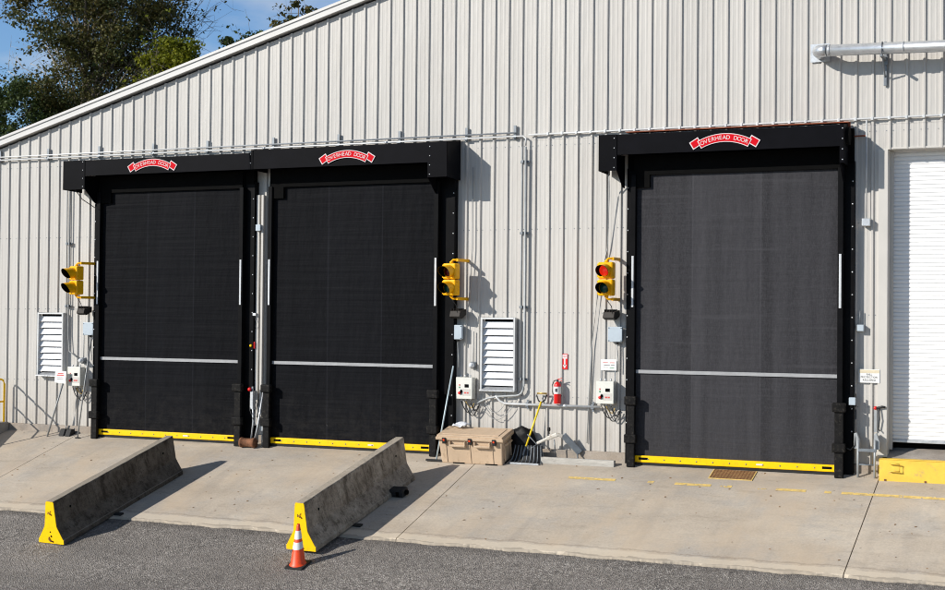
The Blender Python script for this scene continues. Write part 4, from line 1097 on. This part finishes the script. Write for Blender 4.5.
place(b1, (11.21, -4.90), (11.49, -1.53), 'right concrete barrier with a yellow end, behind the orange traffic cone', .03, -.02)
b1.scale = (1, .985, 1.07)
for o in bpy.data.objects:
    if o.parent == b1 and o.name.startswith('body'): o.data = o.data.copy(); o.data.materials[0] = M['barrier_pale']
def rubble():
    t = empty('rubber_block', (11.9, -2.3, gz(-2.3)), 'black rubber block wedged under the far end of the right barrier', 'rubber block', rot=(SA, 0, -.05))
    a = MB(); a.box(-.30, .10, -.12, .12, 0, .15); a.build('block', M['rubber'], t, bevel=.03, local=True)
    a = MB(); a.box(-.05, .02, -.13, -.12, .02, .12); a.tube([(.10, 0, .08), (.15, 0, .08)], .05, 12); a.build('lug', M['inner'], t, bevel=.01, local=True)
rubble()
# timber packer under each barrier near the apron's edge
for (x, y, lab) in ((6.5, -4.02, 'dark wooden packer under the left barrier at the apron edge'), (11.70, -3.72, 'dark wooden packer under the right barrier at the apron edge')):
    a = MB(); a.box(-.42, .10, -.05, .05, 0, .035)
    o = a.build('wooden_packer', M['rubber'], bevel=.008); o.location = (x, y, gz(y)); o.rotation_euler = (SA, 0, -.08)
    tag(o, lab, 'packer', 'packers under the barriers')

# ------------------------------------------------------------------ traffic cone
t = empty('traffic_cone', (11.40, -5.32, gz(-5.32) - .035), 'orange traffic cone with two white bands in front of the right barrier', 'traffic cone', rot=(SA, 0, 0))
a = MB(); a.box(-.18, .18, -.18, .18, 0, .035); a.build('base', M['rubber'], t, bevel=.014, local=True)
def cr(z): return .135 - (.135 - .028) * (z - .035) / .665
a = MB(); a.lathe([(.155, .033), (.145, .045), (cr(.07), .07), (cr(.40), .40), (cr(.68), .68), (cr(.70) - .003, .70), (.018, .705), (.018, .66)], (0, 0, 0), 28); a.build('cone_body', M['orange'], t, local=True)
for z0, z1 in ((.30, .415), (.465, .60)):
    a = MB(); a.lathe([(cr(z0) + .003, z0), (cr(z1) + .003, z1)], (0, 0, 0), 28); a.build('reflective_collar', M['collar'], t, local=True)

for o in [o for o in bpy.data.objects if o.parent == t]:
    for v in o.data.vertices: v.co.y += max(0, v.co.z - .035) * S

# ------------------------------------------------------------------ trees
def tree(name, label, base, top, crown, leafmat, nleaf, lsize, barkmat, seed, bare=0, trunk_r=.22, clump=.55, lean=(0, 0), branches=26, grp='trees behind the warehouse'):
    """trunk + limbs reach into ellipsoid lobes; leaves are scattered in clumps about the limb tips"""
    rnd = random.Random(seed)
    t = empty(name, base, label, 'tree', grp)
    bx, by, bz = base
    tr = MB(); tips = []
    tp = [Vector((bx + lean[0] * u + .25 * noise.noise((u * 3, seed, 0)), by + lean[1] * u + .25 * noise.noise((u * 3, seed, 9)), bz + (top - bz) * u)) for u in [i / 12 for i in range(13)]]
    tr.tube(tp, [trunk_r * (1 - .85 * i / 12) for i in range(13)], 8)
    for k in range(branches):
        c, r = crown[k % len(crown)]
        c = Vector(c); r = Vector(r)
        d = Vector((rnd.gauss(0, 1), rnd.gauss(0, 1), rnd.gauss(0, 1) + .1)).normalized()
        tgt = c + Vector((d.x * r.x, d.y * r.y, d.z * r.z)) * rnd.uniform(.55, .98)
        u = max(.25, min(.95, (tgt.z - bz) / (top - bz) - rnd.uniform(.12, .3)))
        s = tp[0].lerp(tp[-1], u)
        pts = []
        for i in range(7):
            q = i / 6; p = s.lerp(tgt, q); p.z += .5 * sin(q * pi) * (tgt - s).length * .15 * (1 if tgt.z > s.z else -1)
            p += Vector((noise.noise((q * 4, k, seed)), noise.noise((q * 4, k, seed + 5)), noise.noise((q * 4, k, seed + 9)))) * .25 * q
            pts.append(p)
        r0 = trunk_r * (1 - .8 * u) * .55
        tr.tube(pts, [max(.012, r0 * (1 - .9 * i / 6)) for i in range(7)], 5)
        for j in range(5):
            q0 = pts[2 + j if 2 + j < 7 else 6]
            dd = Vector((rnd.gauss(0, 1), rnd.gauss(0, 1), rnd.gauss(.2, .8))).normalized()
            L = rnd.uniform(.4, 1.1) * (1.3 if bare else 1)
            e = q0 + dd * L
            tr.tube([q0, q0.lerp(e, .5) + Vector((0, 0, .05)), e], [max(.01, r0 * .25), max(.008, r0 * .15), .005], 4)
            tips.append(e); tips.append(q0)
            for w in range(2 if bare else 1):
                e2 = e + (dd + Vector((rnd.gauss(0, .5), rnd.gauss(0, .5), rnd.gauss(.2, .5)))) * rnd.uniform(.25, .6)
                tr.tube([e, e2], [.007, .004], 3); tips.append(e2)
    tr.keep = True
    tr.build('trunk', barkmat, t)
    if nleaf:
        lf = MB(); lf.keep = True
        cl = []
        for c, r in crown:                       # leaf masses filling the lobes, with gaps between
            vol = r[0] * r[1] * r[2]
            for _ in range(int(7 + vol * 1.5)):
                d = Vector((rnd.gauss(0, 1), rnd.gauss(0, 1), rnd.gauss(0, 1))).normalized() * rnd.uniform(.2, 1) ** .5
                cl.append((Vector((c[0] + d.x * r[0], c[1] + d.y * r[1], c[2] + d.z * r[2])), clump * rnd.uniform(.55, 1.15)))
        cw = len(cl); tp2 = [(p, clump * rnd.uniform(.25, .5)) for p in tips]
        wts = [q[1] ** 2.2 for q in cl]
        pick = rnd.choices(range(cw), wts, k=int(nleaf * .78)) if cw else []
        pick = [cl[i] for i in pick] + [tp2[rnd.randrange(len(tp2))] for _ in range(nleaf - len(pick))]
        for c, R in pick:
            while True:
                q = Vector((rnd.uniform(-1, 1), rnd.uniform(-1, 1), rnd.uniform(-1, 1)))
                if q.length <= 1: break
            q = q * (.35 + .65 * q.length)
            p = c + Vector((q.x * R, q.y * R, q.z * R * .72))
            n1 = (q * 1.1 + Vector((rnd.gauss(0, .6), rnd.gauss(0, .6), rnd.gauss(.35, .6)))).normalized(); n2 = n1.orthogonal().normalized()
            n2 = (Matrix.Rotation(rnd.uniform(0, 6.28), 3, n1) @ n2); n3 = n1.cross(n2); a = lsize * rnd.uniform(.55, 1.4)
            lf.add([p - n2 * a * .5, p + n3 * a * .3, p + n2 * a * .5 - n1 * a * .1, p - n3 * a * .3], [(0, 1, 2, 3)])
        lf.build('crown', leafmat, t)
    return t
tree('broadleaf_tree', 'tall dark tree with brownish green leaves filling the upper left corner', (-18.2, 25, -.1), 20,
     [((-19.2, 25, 17.0), (2.7, 2.6, 2.7)), ((-16.9, 25.5, 15.4), (2.6, 2.6, 2.5)), ((-18.4, 25, 13.0), (3.0, 2.5, 2.3)), ((-15.2, 25, 16.9), (2.0, 2.0, 1.5)), ((-20.6, 25, 18.6), (2.0, 2, 1.7)), ((-15.6, 26, 13.2), (2.0, 2.2, 1.7)), ((-14.2, 25.5, 15.6), (1.3, 1.4, 1.2))],
     M['leaf_dark'], 44000, .155, M['bark'], 3, branches=46, clump=.95)
tree('broadleaf_tree', 'shorter deep green tree at the left edge below the pale bare limbs', (-22.4, 24, -.1), 12.6,
     [((-22.0, 24, 11.6), (1.9, 2, 2.0)), ((-20.4, 24, 11.6), (1.9, 2, 2.3)), ((-25.5, 25, 10.3), (2.4, 2, 2.3))],
     M['leaf_deep'], 22000, .15, M['bark'], 11, branches=18, clump=.9)
tree('sparse_tree', 'half bare tree with a pale forked trunk at the left edge', (-20.6, 26.5, -.1), 15.2,
     [((-21.6, 26.5, 16.8), (2.2, 1.4, 2.2)), ((-22.6, 26.5, 14.4), (1.8, 1.4, 1.4))], M['leaf_dark'], 900, .17, M['bark_pale'], 21, bare=1, trunk_r=.24, branches=22, lean=(.2, 0))
tree('yellow_tree', 'bright yellow green tree peeping over the white roof edge', (-11.9, 22, -.1), 14.0,
     [((-11.2, 22, 13.75), (.75, .9, .75)), ((-11.9, 22, 13.3), (.65, .9, .7)), ((-10.4, 22, 13.45), (.55, .8, .7)), ((-11.0, 22, 12.9), (.95, .9, .8))], M['leaf_yellow'], 6500, .15, M['bark'], 31, branches=18, clump=.5, trunk_r=.16)
tree('bare_tree', 'leafless branches reaching right beside the tall dark tree', (-15.9, 27, -.1), 15.5,
     [((-13.7, 27, 17.0), (1.5, 1.0, 1.5)), ((-14.4, 27, 15.6), (1.4, 1, 1.2))], M['leaf_dark'], 120, .15, M['bark'], 41, bare=1, trunk_r=.17, branches=20, lean=(.8, 0))
tree('tree_top', 'small leafy treetop above the roof edge, nearest the middle of the photo', (-6.95, 25, -.1), 16.4,
     [((-7.0, 25, 15.35), (.75, .8, .75)), ((-7.5, 25, 15.1), (.5, .6, .5))], M['leaf_dark'], 1500, .19, M['bark'], 51, branches=10, clump=.4, trunk_r=.14)
tree('tree_top', 'low thin treetop above the roof edge right of the yellow green tree', (-9.8, 25, -.1), 14.9,
     [((-9.9, 25, 14.35), (.9, .8, .5)), ((-8.9, 25, 14.7), (.5, .6, .4))], M['leaf_deep'], 1100, .18, M['bark'], 61, branches=10, clump=.4, trunk_r=.14)

# ------------------------------------------------------------------ sky, sun, camera
LD = Vector((.66, .70, -.46)).normalized()
elev = math.asin(-LD.z); rotz = math.atan2(-LD.x, -LD.y)
w = bpy.data.worlds.new('World'); SC.world = w; w.use_nodes = True; nt = w.node_tree; nt.nodes.clear()
out = nt.nodes.new('ShaderNodeOutputWorld'); bg = nt.nodes.new('ShaderNodeBackground'); sky = nt.nodes.new('ShaderNodeTexSky')
sky.sky_type = 'NISHITA'; sky.sun_disc = False; sky.sun_elevation = elev; sky.sun_rotation = rotz; sky.air_density = 1.0; sky.dust_density = .3; sky.ozone_density = 3.5
tc = nt.nodes.new('ShaderNodeTexCoord'); mp = nt.nodes.new('ShaderNodeMapping'); mp.inputs['Scale'].default_value = (3, 3, 9); mp.inputs['Location'].default_value = (.4, 1.3, 0); mp.inputs['Rotation'].default_value = (0, .15, .3)
nt.links.new(tc.outputs['Generated'], mp.inputs[0])
nz = nt.nodes.new('ShaderNodeTexNoise'); nz.inputs['Scale'].default_value = 1.6; nz.inputs['Detail'].default_value = 7; nz.inputs['Roughness'].default_value = .55; nt.links.new(mp.outputs[0], nz.inputs['Vector'])
cf = ramp(nt, nz.outputs[0], [(.50, 0), (.74, .8)])
tint = mix(nt, 1.0, sky.outputs[0], (1.17, 1.29, 1.42), 'MULTIPLY')
sz = nt.nodes.new('ShaderNodeSeparateXYZ'); nt.links.new(tc.outputs['Generated'], sz.inputs[0])
hz = ramp(nt, sz.outputs[2], [(0, 1.0), (.26, .92), (.45, .42), (1, .32)])      # low sky kept bright, overhead dimmed to cut the ambient light
tint = mix(nt, 1.0, tint, hz, 'MULTIPLY'); tint = mix(nt, 1.0, tint, (2.15, 2.25, 2.35), 'MULTIPLY')
cm = mix(nt, cf, tint, (13.5, 14.5, 16.0))
nt.links.new(cm, bg.inputs[0]); bg.inputs[1].default_value = .046
nt.links.new(bg.outputs[0], out.inputs[0])
sd = bpy.data.lights.new('Sun', 'SUN'); sd.energy = 5.0; sd.angle = radians(.53); sd.color = (1, .95, .875)
so = bpy.data.objects.new('Sun', sd); COL.objects.link(so); so.rotation_euler = LD.to_track_quat('-Z', 'Y').to_euler(); so.location = (0, -20, 30)
cd = bpy.data.cameras.new('Camera'); cam = bpy.data.objects.new('Camera', cd); COL.objects.link(cam)
f, cx, cy, cz, ya, pt, ro = 1428.24, 24.37773, -27.11093, 2.77434, -.41777, .01618, .00933
cd.sensor_width = 36; cd.lens = f / 945 * 36; cd.clip_end = 2000; cd.clip_start = .1
fw = Vector((sin(ya) * cos(pt), cos(ya) * cos(pt), sin(pt))); rt = Vector((cos(ya), -sin(ya), 0)); up = rt.cross(fw)
r2 = rt * cos(ro) + up * sin(ro); u2 = -rt * sin(ro) + up * cos(ro)
cam.matrix_world = Matrix(((r2.x, u2.x, -fw.x, cx), (r2.y, u2.y, -fw.y, cy), (r2.z, u2.z, -fw.z, cz), (0, 0, 0, 1)))
SC.camera = cam
SC.view_settings.view_transform = 'Standard'; SC.view_settings.look = 'None'; SC.view_settings.exposure = 0
SC.cycles.use_denoising = True; SC.cycles.pixel_filter_type = 'BLACKMAN_HARRIS'; SC.cycles.filter_width = 1.05
